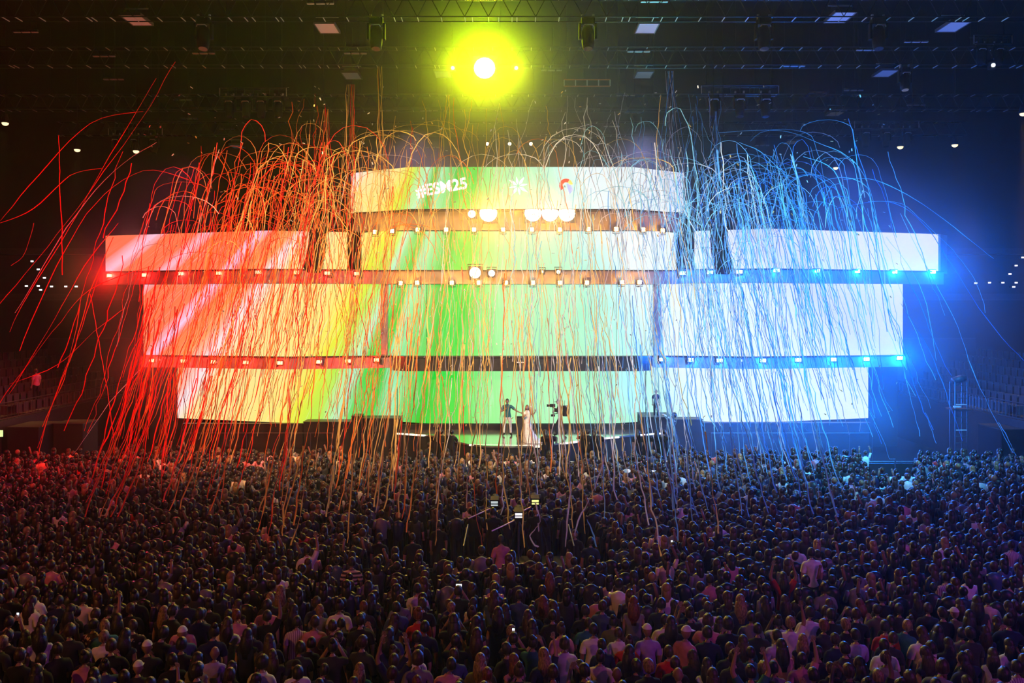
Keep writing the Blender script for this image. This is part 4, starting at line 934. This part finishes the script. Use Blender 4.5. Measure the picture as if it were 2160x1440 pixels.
# farther crowd: one mass, low-poly people with varied clothes
def low_person(v):
    mb = MB(); z = []
    def add(fn, zn):
        k = len(mb.v); fn(); z.extend([zn]*(len(mb.v)-k))
    add(lambda: mb.tube([(0, 0, .86), (0, 0, 1.1), (0, 0, 1.34), (0, 0, 1.44), (0, 0, 1.5)], [.17, .16, .2, .17, .06], 8, True, .6), 0)
    add(lambda: mb.tube([(-.09, 0, .9), (-.1, 0, .02)], [.1, .06], 5, False), 3); add(lambda: mb.tube([(.09, 0, .9), (.1, 0, .02)], [.1, .06], 5, False), 3)
    add(lambda: mb.sphere((0, .015, 1.64), .1, 8, 6, (.8, 1, 1.15)), 1)
    if v in (1, 3): add(lambda: mb.sphere((0, -.012, 1.67), .115, 8, 6, (.9, 1, 1)).tube([(0, -.035, 1.68), (0, -.05, 1.5), (0, -.06, 1.33)], [.1, .1, .06], 8, True, .72), 2)
    else: add(lambda: mb.sphere((0, -.012, 1.67), .112, 8, 6, (.86, 1, 1)), 2)
    for s in (-1, 1):
        if v == 2: p = [(s*.18, 0, 1.42), (s*.29, .05, 1.64), (s*.24, .1, 1.92)]
        elif v == 3 and s > 0: p = [(s*.18, 0, 1.42), (s*.27, .1, 1.6), (s*.16, .15, 1.88)]
        elif v == 0: p = [(s*.19, 0, 1.42), (s*.25, .05, 1.18), (s*.06, .26, 1.3)]
        else: p = [(s*.19, 0, 1.42), (s*.24, 0, 1.15), (s*.23, .08, .88)]
        add(lambda: mb.tube(p[:2], [.06, .05], 5, True), 0); add(lambda: mb.tube(p[1:], [.045, .032], 5, True), 1)
        add(lambda: mb.sphere(p[2], .045, 5, 4), 1)
    return np.array(mb.v), mb.f, np.array(z)
LP = [low_person(v) for v in range(4)]
def crowd_mesh(name, pts, seed):
    R = random.Random(seed); VV = []; FF = []; CC = []; k = 0
    for x, y, z0 in pts:
        v, f, z = LP[R.choices((0, 1, 2, 3), (38, 50, 3, 6))[0]]; s = R.uniform(.92, 1.08); a = R.gauss(0, .3); c, s_ = math.cos(a)*s, math.sin(a)*s
        q = np.empty_like(v); q[:, 0] = v[:, 0]*c-v[:, 1]*s_+x; q[:, 1] = v[:, 0]*s_+v[:, 1]*c+y; q[:, 2] = v[:, 2]*s+z0
        sh = CL[R.choices(('black', 'charcoal', 'navy', 'white', 'pink', 'grey', 'cream', 'denim', 'red'), (46, 26, 12, 2.5, 3, 6, 1, 4, .4))[0]]
        hc = R.choices(((.018, .013, .012), (.07, .032, .018), (.3, .18, .08)), (62, 32, 6))[0]; sk = R.choice(((.32, .19, .14), (.22, .12, .08)))
        cols = np.array([sh, sk, hc, (.02, .02, .025)])[z]
        VV.append(q); CC.append(cols); FF += [tuple(i+k for i in g) for g in f]; k += len(v)
    V = np.concatenate(VV); Cc = np.concatenate(CC); me = bpy.data.meshes.new(name); me.from_pydata(V.tolist(), [], FF); me.update()
    at = me.color_attributes.new('cloth', 'FLOAT_COLOR', 'POINT'); at.data.foreach_set('color', np.concatenate([Cc, np.ones((len(Cc), 1))], 1).ravel().astype(np.float32))
    me.shade_smooth(); return me
M_CROWD = bpy.data.materials.new('crowd_cloth'); M_CROWD.use_nodes = True; nt = M_CROWD.node_tree; ca = nt.nodes.new('ShaderNodeVertexColor'); ca.layer_name = 'cloth'
nt.links.new(ca.outputs[0], nt.nodes['Principled BSDF'].inputs['Base Color']); nt.nodes['Principled BSDF'].inputs['Roughness'].default_value = .38
far = [(x, y, 0) for x, y in rest]+[(gx, gy, 0) for gx, gy in grid if gy > 18 and not abs(gx*F/gy) < 1092]
cr = obj('crowd', crowd_mesh('crowd_mass', far, 3), M_CROWD); tag(cr, 'dense standing crowd filling the floor up to the stage', 'crowd', kind='stuff')

# crew on the camera platform, photographers in the pit
TPL['operator'] = human_meshes('operator', up(eL=(-.27, .08, 1.2), wL=(-.16, .28, 1.28), hL=(-.12, .34, 1.32), eR=(.27, .1, 1.2), wR=(.14, .3, 1.34), hR=(.1, .36, 1.38)), 1, 'long', headres=(14, 10))
person('operator', (PX(1040, 24.2), 24.2, .6), .05, .98, 0, 'black', 'black', 'short', 'dark', 'black-clad camera operator behind the camera with the white pan handle')
person('operator', (PX(1131, 24.2), 24.2, .6), -.1, 1.0, 0, 'black', 'black', 'cap', 'dark', 'black-clad camera operator behind the yellow-lit viewfinder')
for i, (px, d, rz) in enumerate([(870, 23.6, .3), (1213, 24.0, 2.6), (1246, 23.2, -.3), (925, 25.0, 0), (1275, 25.4, .1), (800, 23.6, -.2)]):
    person('relaxed', (PX(px, d), d, 0), rz, 1, 0, 'black' if i != 2 else 'navy', 'black', 'short', 'dark', 'dark-dressed crew member inside the camera pen, %s of six' % ORD[i], 'crew in the camera pen')
pit = [(905, 1), (922, 0), (931, 2), (944, 1), (953, 0), (1150, 1), (1162, 0), (1230, 2), (1240, 0), (1252, 1), (1262, 0), (1345, 1), (1362, 0), (1385, 1), (1400, 2), (1420, 0)]
for i, (px, k) in enumerate(pit):
    on = (910 <= px <= 975) or (1135 <= px <= 1165) or (1220 <= px <= 1262) or (1345 <= px <= 1400) or (1040 <= px <= 1077)
    person(('clapping', 'relaxed', 'phone')[k], (PX(px, 39.6), 39.6+R_.uniform(-.1, .1), .6 if on else 0), R_.uniform(-.4, .4), 1, 0, 'black', 'black', ('short', 'long')[i % 2], 'dark',
           'dark figure in the pit at the stage edge, %s from the left' % (ORD+['seventeenth', 'eighteenth', 'nineteenth'])[i], 'photographers and guards in the pit', shoes=False)

# performers
TPL['singer'] = human_meshes('singer', up(pL=(-.1, 0, .90), kL=(-.15, .03, .50), aL=(-.17, 0, .09), tL=(-.22, .14, .04), kR=(.15, .02, .5), aR=(.17, .0, .09), tR=(.22, .14, .04),
    eR=(.30, .04, 1.16), wR=(.10, .20, 1.28), hR=(.05, .22, 1.36), eL=(-.40, .04, 1.22), wL=(-.62, .10, 1.12), hL=(-.70, .11, 1.09), sL=(-.18, 0, 1.42), sR=(.18, 0, 1.42)), 2, 'short', pitch=-.1, yaw=0)
s1 = person('singer', (PX(1070, 43.6), 43.6, 1.5), PI, 1.06, 1, 'teal', 'white', 'short', 'dark', 'singer in dark short-sleeved shirt and white trousers with one arm stretched out')
mk = MB().tube([(.05, .24, 1.38), (.02, .19, 1.47), (.0, .17, 1.52)], [.014, .018, .03], 8); o = obj('microphone', mk); o.location = s1.location; o.rotation_euler = (0, 0, PI); o.scale = (1.06,)*3; slot(o, M_DARK); tag(o, 'dark hand microphone held by the singer in white trousers', 'microphone')
TPL['gown'] = human_meshes('gown', up(sL=(-.155, 0, 1.40), sR=(.155, 0, 1.40), eL=(-.28, .05, 1.30), wL=(-.40, .12, 1.48), hL=(-.43, .13, 1.55), eR=(.22, .05, 1.16), wR=(.10, .24, 1.26), hR=(.06, .27, 1.32)), 2, 'none', female=True)
T = TPL['gown']; r = obj('person', T['body']); slot(r, SKIN[0]); r.location = (PX(1112, 41.4), 41.4, 1.5); r.rotation_euler = (0, 0, PI-.15); r.scale = (1.02,)*3
tag(r, 'singer in a long white gown with a train flaring to one side', 'person')
o = obj('bodice', T['shirt'], None, r); slot(o, CM['white']); o = obj('hair', hair_for('gown', T, 'long'), None, r); slot(o, HAIR['blond'])
g = MB(); n = 28; rings = [(1.10, .145, .11, 0), (.95, .165, .13, 0), (.75, .18, .16, -.03), (.5, .21, .2, -.10), (.25, .26, .27, -.24), (.08, .31, .34, -.42), (.01, .34, .38, -.55)]
v = []
for z, rx, ry, sx in rings:
    for i in range(n):
        a = 2*PI*i/n; k = 1+.06*math.sin(a*7)*(1.1-z); v.append((rx*k*math.cos(a)+sx*(1 if math.cos(a) < 0 else .3), ry*k*math.sin(a), z))
g.add(v, [(i*n+j, i*n+(j+1) % n, (i+1)*n+(j+1) % n, (i+1)*n+j) for i in range(len(rings)-1) for j in range(n)])
o = obj('gown_skirt', g.mesh('gown_skirt', True), None, r); slot(o, CM['white'])
TPL['steadicam'] = human_meshes('steadicam', up(pL=(-.09, 0, .88), kL=(-.11, .22, .50), aL=(-.1, .18, .09), tL=(-.1, .33, .04), pR=(.09, 0, .88), kR=(.1, .0, .48), aR=(.1, -.30, .12), tR=(.1, -.17, .04), che=(0, .03, 1.28), nek=(0, .05, 1.45), nk2=(0, .08, 1.53), head=(0, .10, 1.62),
    sL=(-.17, .04, 1.40), sR=(.17, .04, 1.40), eL=(-.22, .16, 1.18), wL=(-.10, .28, 1.34), hL=(-.07, .33, 1.37), eR=(.22, .16, 1.2), wR=(.08, .29, 1.18), hR=(.05, .34, 1.17)), 2, 'long')
s3 = person('steadicam', (PX(1182, 43.6), 43.6, 1.5), PI/2, 1.05, 0, 'black', 'black', 'cap', 'dark', 'black-dressed camera operator with backpack striding on stage')
bpk = MB().cbox((0, -.24, 1.2), .32, .24, .5, .07); bpk.cbox((0, -.36, 1.15), .24, .08, .3, .03); bpk.tube([(.1, -.2, 1.45), (.1, -.22, 1.7)], .01, 5)
o = obj('backpack', bpk); o.location = s3.location; o.rotation_euler = s3.rotation_euler; o.scale = s3.scale; slot(o, M_BLACK); tag(o, 'bulky black backpack with short aerial worn by the stage camera operator', 'backpack')
t = thing('handheld_camera', 'black camera rig held in front by the striding operator', 'camera', s3.location, PI/2, sc=1.05)
part('camera_body', MB().cbox((0, .38, 1.46), .13, .26, .15, .02), M_BLACK, t); part('lens_barrel', MB().tube([(0, .5, 1.46), (0, .66, 1.46)], [.05, .065], 10), M_BLACK, t); part('rig_post', MB().tube([(0, .38, 1.4), (0, .36, 1.0)], .016, 6), M_DARK, t); part('rig_weight', MB().cbox((0, .36, .98), .1, .2, .1, .02), M_BLACK, t); part('rig_arm', MB().tube([(0, .38, 1.15), (.06, .25, 1.05), (0, .1, 1.1)], .02, 6), M_DARK, t)
person('relaxed', (PX(1384, 45.2), 45.2, 1.86+.34), -.1, .84, 0, 'navy', 'black', 'short', 'dark', 'lone blue-lit figure standing on the right stage riser')
person('relaxed', (-25.2, 45.2, 3.02), 1.2, 1, 0, 'pink', 'black', 'short', 'brown', 'spectator in pink light standing in the left side stand')

# ---------------------------------------------------------------- paper streamers
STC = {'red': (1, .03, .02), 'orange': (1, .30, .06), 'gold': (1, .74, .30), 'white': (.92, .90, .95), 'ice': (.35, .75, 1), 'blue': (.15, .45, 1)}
M_ST = {k: mat('paper_'+k, v, .6, transl=.5) for k, v in STC.items()}
RS = random.Random(11)
def ribbon(pts, w=.05):
    """a twisted thin paper band, 4-sided section; pts in world metres"""
    v = []; n = len(pts); ph = RS.uniform(0, 3.1); tw = RS.uniform(-.5, .5)
    for i, p in enumerate(pts):
        a = ph+tw*i; t = (Vector(pts[min(i+1, n-1)])-Vector(pts[max(i-1, 0)])).normalized()
        h = Vector((math.cos(a)*.8+.35, math.sin(a), 0)); h = (h-t*h.dot(t)).normalized(); g = t.cross(h)
        q = Vector(p); v += [q-h*w/2, q-g*.008, q+h*w/2, q+g*.008]
    f = [(4*i+j, 4*i+(j+1) % 4, 4*i+4+(j+1) % 4, 4*i+4+j) for i in range(n-1) for j in range(4)]+[(3, 2, 1, 0), tuple(4*(n-1)+j for j in range(4))]
    return v, f
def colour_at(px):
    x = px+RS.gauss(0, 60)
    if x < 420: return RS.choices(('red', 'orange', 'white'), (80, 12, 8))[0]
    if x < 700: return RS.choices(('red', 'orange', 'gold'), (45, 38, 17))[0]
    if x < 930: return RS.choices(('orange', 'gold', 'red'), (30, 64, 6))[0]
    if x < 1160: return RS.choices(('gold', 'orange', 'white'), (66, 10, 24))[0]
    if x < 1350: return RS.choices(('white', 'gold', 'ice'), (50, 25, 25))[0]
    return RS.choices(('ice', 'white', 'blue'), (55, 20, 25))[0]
SL = []          # (kind, colour, path px, depth)
def wob(pts, amp):
    out = []; ox = 0
    for i, (x, y, d) in enumerate(pts):
        ox = ox*.75+RS.gauss(0, amp); out.append((x+ox, y, d))
    return out
def lean(x): return (x-1075)*.00040
def fall(x0, y0, y1, d0, d1, n=None, amp=2.8, ln=None):
    L = y1-y0; n = n or max(6, int(abs(L)/19)); l = (lean(x0)+RS.gauss(0, .05)) if ln is None else ln
    return wob([(x0+l*L*(k/n)*(.75+.25*k/n), y0+L*k/n, d0+(d1-d0)*k/n) for k in range(n+1)], amp)
def d_end(y): return max(20.8, min(39.5, 6.15*F/max(1, y-HY))) if y > 930 else None
# fallers before the screens
for i in range(520):
    r = RS.random()
    x = RS.gauss(560, 150) if r < .36 else RS.gauss(1600, 150) if r < .62 else RS.uniform(620, 1560)
    if not 235 < x < 1890 or (x < 400 and i % 2): continue
    y0 = RS.uniform(300, 620) if (x < 880 or x > 1370) else RS.uniform(380, 640); L = RS.uniform(150, 520); d = RS.uniform(31, 39)
    y1 = min(y0+L, RS.uniform(860, 960)); de = d
    if y1 > 900: de = min(d, d_end(931+(y1-900)) or d)
    SL.append(('falling', colour_at(x), fall(x, y0, y1, d, de), y1))
# arcs curling over above the wings
for i in range(300):
    r = RS.random()
    x = RS.gauss(600, 140) if r < .46 else RS.gauss(1590, 135) if r < .88 else RS.uniform(800, 1380)
    if not 300 < x < 1840: continue
    y = RS.gauss(385, 55) if r < .88 else RS.uniform(250, 340); sg = (-1 if x < 1080 else 1)*(1 if RS.random() < .8 else -1)
    a = RS.uniform(20, 80); h = RS.uniform(20, 90); d = RS.uniform(33, 40); tail = RS.uniform(60, 420)
    pts = [(x-sg*a*math.cos(t), y+h*(1-math.sin(t)), d) for t in np.linspace(.15, PI/2, 5)]+[(x+sg*a*.9*math.sin(t), y+h*(1-math.cos(t)), d) for t in np.linspace(.35, 1.35, 4)]
    n = max(2, int(tail/20)); bx, by = pts[-1][0], pts[-1][1]; l = sg*RS.uniform(.12, .4)
    pts += [(bx+l*tail*k/n*(1-.2*k/n), by+tail*k/n, d) for k in range(1, n+1)]
    SL.append(('arching', colour_at(x), wob(pts, 1.6), by+tail))
# tall ones hanging from the roof
for bx, by, k in ((740, 178, 9), (1412, 150, 8), (800, 140, 6), (1510, 235, 5), (945, 200, 4), (690, 230, 6)):
    for i in range(k):
        d = RS.uniform(38, 42); y1 = RS.uniform(430, 640)
        SL.append(('roof', 'gold' if bx < 1000 and RS.random() < .6 else colour_at(bx), fall(bx+RS.gauss(0, 4), by, y1, d, d, None, 1.6, RS.gauss(0, .10)), y1))
for i in range(150):
    x = RS.uniform(600, 1560); y0 = RS.uniform(195, 380); d = RS.uniform(36, 42); y1 = y0+RS.uniform(70, 260)
    SL.append(('roof', colour_at(x), fall(x, y0, y1, d, d, None, 3.0, RS.gauss(0, .16)), y1))
# long ones ending over the heads of the crowd
for i in range(215):
    r = RS.random(); x = RS.uniform(520, 1700) if r < .8 else RS.uniform(300, 520)
    cmax = 1185 if 560 < x < 1350 else 1090
    y0 = RS.uniform(560, 800); y1 = min(cmax, 950+abs(RS.gauss(0, 1))*95); 
    c = colour_at(x)
    SL.append(('long', c, fall(x, y0, y1, RS.uniform(33, 38), d_end(y1), None, 2.0), y1))
# clusters of red at the left front
for i in range(32):
    x = RS.gauss(345, 45); y0 = RS.uniform(620, 820); y1 = RS.uniform(900, 1045)
    SL.append(('long', RS.choice(('red', 'red', 'orange')), fall(x, y0, y1, 35, d_end(max(935, y1)), None, 2.2, -.22+RS.gauss(0, .07)), y1))
# sweeping outliers
def sweep(pts, col, d=34, kind='sweep'):
    P_ = [Vector((a, b, 0)) for a, b in pts]; out = []
    for i in range(len(P_)-1):
        p0, p1, p2, p3 = P_[max(i-1, 0)], P_[i], P_[i+1], P_[min(i+2, len(P_)-1)]
        for k in range(5):
            t = k/5; q = .5*((2*p1)+(p2-p0)*t+(2*p0-5*p1+4*p2-p3)*t*t+(3*p1-p0-3*p2+p3)*t**3); out.append((q.x, q.y, d))
    out.append((P_[-1].x, P_[-1].y, d)); SL.append((kind, col, wob(out, 1.0), pts[-1][1]))
for p, c in [([(370, 130), (300, 250), (200, 390), (100, 520), (0, 640)], 'red'), ([(330, 165), (250, 300), (170, 440), (60, 620), (20, 700)], 'red'), ([(215, 355), (150, 370), (70, 440), (0, 470)], 'red'), ([(300, 235), (190, 260), (80, 370), (0, 465)], 'red'),
             ([(400, 380), (300, 360), (200, 430), (120, 560), (40, 740)], 'red'), ([(330, 300), (240, 360), (140, 480), (30, 660)], 'white'), ([(126, 285), (127, 380), (132, 460), (130, 580)], 'red'), ([(250, 470), (180, 560), (100, 700), (20, 830)], 'red'),
             ([(240, 500), (190, 620), (150, 760), (90, 900)], 'orange'), ([(215, 560), (170, 690), (130, 800), (80, 945)], 'red'), ([(190, 620), (205, 700), (225, 820), (240, 925)], 'red'), ([(320, 560), (190, 610), (110, 700), (0, 850)], 'red'), ([(265, 650), (200, 700), (120, 770), (20, 810)], 'red'),
             ([(295, 780), (230, 850), (175, 930), (150, 965)], 'white'), ([(170, 640), (140, 780), (110, 860), (82, 960)], 'orange'), ([(70, 470), (50, 540), (25, 560)], 'red'),
             ([(1515, 280), (1640, 275), (1720, 300), (1800, 340), (1840, 420), (1850, 520)], 'ice'), ([(1790, 250), (1815, 330), (1835, 420), (1850, 540), (1870, 700)], 'blue'), ([(1780, 378), (1850, 380), (1930, 420), (2010, 480), (2095, 545)], 'ice'),
             ([(1830, 425), (1900, 430), (1960, 480), (2020, 540), (2060, 600), (2077, 660)], 'ice'), ([(1760, 440), (1870, 425), (1950, 470), (2010, 560), (2080, 670), (2160, 760)], 'blue'), ([(1900, 450), (1970, 590), (2020, 690), (2060, 800), (2100, 890), (2137, 955)], 'ice'),
             ([(1870, 500), (1940, 600), (1965, 700), (1975, 760)], 'ice'), ([(1900, 640), (1960, 740), (2000, 850), (2030, 930)], 'blue'), ([(1905, 770), (1930, 870), (1940, 920)], 'ice'), ([(1950, 870), (1975, 935)], 'ice'), ([(1835, 870), (1870, 940), (1890, 1010)], 'ice'),
             ([(2105, 890), (2130, 930), (2145, 960)], 'ice'), ([(1695, 330), (1760, 360), (1790, 460), (1800, 580)], 'ice'), ([(1560, 300), (1620, 330), (1690, 420), (1720, 520)], 'ice')]:
    sweep(p, c, RS.uniform(33, 37))
for p, c in [([(1203, 920), (1200, 1020), (1196, 1100), (1193, 1190)], 'white'), ([(1001, 1020), (1003, 1080), (1012, 1120), (1020, 1165)], 'orange'), ([(640, 940), (622, 1010), (604, 1080), (596, 1130)], 'gold'), ([(655, 960), (640, 1040), (630, 1100), (612, 1150)], 'gold'),
             ([(750, 930), (742, 1020), (736, 1100), (732, 1145)], 'gold'), ([(935, 950), (925, 1040), (920, 1110), (918, 1150)], 'gold'), ([(1275, 960), (1250, 1040), (1225, 1090), (1212, 1130)], 'white'), ([(1130, 1060), (1138, 1100), (1118, 1130), (1137, 1160)], 'white'), ([(1240, 1095), (1252, 1130), (1262, 1165)], 'ice'),
             ([(1398, 930), (1412, 1010), (1424, 1080), (1432, 1140)], 'ice'), ([(1485, 910), (1498, 1000), (1510, 1080), (1514, 1125)], 'gold'), ([(1540, 900), (1552, 990), (1565, 1085)], 'ice'), ([(1450, 930), (1455, 1040), (1463, 1115)], 'ice'), ([(570, 960), (560, 1030), (545, 1080)], 'gold')]:
    sweep(p, c, 22.5 if p[-1][1] > 1120 else 25, 'long')
meshes = []
for kind, col, pts, y1 in SL:
    w = .030+(.02 if kind == 'long' else 0)*RS.random()
    W_ = [P(x, y, d) for x, y, d in pts]
    W_ = [Vector((p.x, p.y, max(1.72, p.z))) for p in W_]
    sz = sum(math.hypot(a[0]-b[0], a[1]-b[1]) for a, b in zip(pts, pts[1:]))*w/pts[len(pts)//2][2]
    meshes.append((sz, kind, col, pts, y1, ribbon(W_, w)))
meshes.sort(key=lambda m: -m[0])
names = {}
REG = [(430, 'far left'), (700, 'left wing'), (900, 'left of centre'), (1150, 'centre'), (1400, 'right of centre'), (1680, 'right wing'), (3000, 'far right')]
for sz, kind, col, pts, y1, (v, f) in meshes[:300]:
    mx = pts[len(pts)//2][0]; reg = next(r for lim, r in REG if mx < lim)
    what = {'falling': 'before the screens', 'arching': 'curling in an arch', 'roof': 'hanging under the roof', 'long': 'hanging over the crowd', 'sweep': 'sweeping widely outwards'}[kind]
    lab = 'thin %s paper streamer %s, %s' % ({'ice': 'light blue'}.get(col, col), what, reg)
    names.setdefault(lab, []).append((mx, obj('paper_streamer', MB().add(v, f), M_ST[col])))
for lab, L_ in names.items():
    L_.sort(key=lambda q: q[0])
    for i, (mx, o) in enumerate(L_): tag(o, lab+(', %s from left' % ordn(i) if len(L_) > 1 else ''), 'streamer', lab.replace('thin ', '').replace('streamer', 'streamers'))
V = []; Fa = []; MI = []; cols = list(M_ST)
for sz, kind, col, pts, y1, (v, f) in meshes[300:]:
    k = len(V); V += [tuple(p) for p in v]; Fa += [tuple(i+k for i in q) for q in f]; MI += [cols.index(col)]*len(f)
# loose bits of paper in the air
for i in range(500):
    c = P(RS.uniform(300, 1900), RS.uniform(180, 900), RS.uniform(30, 40)); a = Vector((RS.gauss(0, 1), RS.gauss(0, 1), RS.gauss(0, 1))).normalized()*.05; b = a.cross(Vector((0, .3, 1))).normalized()*.02; k = len(V); g = a.cross(b).normalized()*.004
    V += [tuple(c+q) for q in (a+b-g, a-b-g, -a-b-g, -a+b-g, a+b+g, a-b+g, -a-b+g, -a+b+g)]; Fa += [(k, k+1, k+2, k+3), (k+7, k+6, k+5, k+4), (k, k+4, k+5, k+1), (k+1, k+5, k+6, k+2), (k+2, k+6, k+7, k+3), (k+3, k+7, k+4, k)]; MI += [cols.index('white' if i % 3 else 'gold')]*6
me = bpy.data.meshes.new('streamer_mass'); me.from_pydata(V, [], Fa); me.update()
for c in cols: me.materials.append(M_ST[c])
me.polygons.foreach_set('material_index', MI)
o = obj('streamer_tangle', me); tag(o, 'tangle of countless thinner paper streamers and scraps falling over the whole stage', 'streamers', kind='stuff')
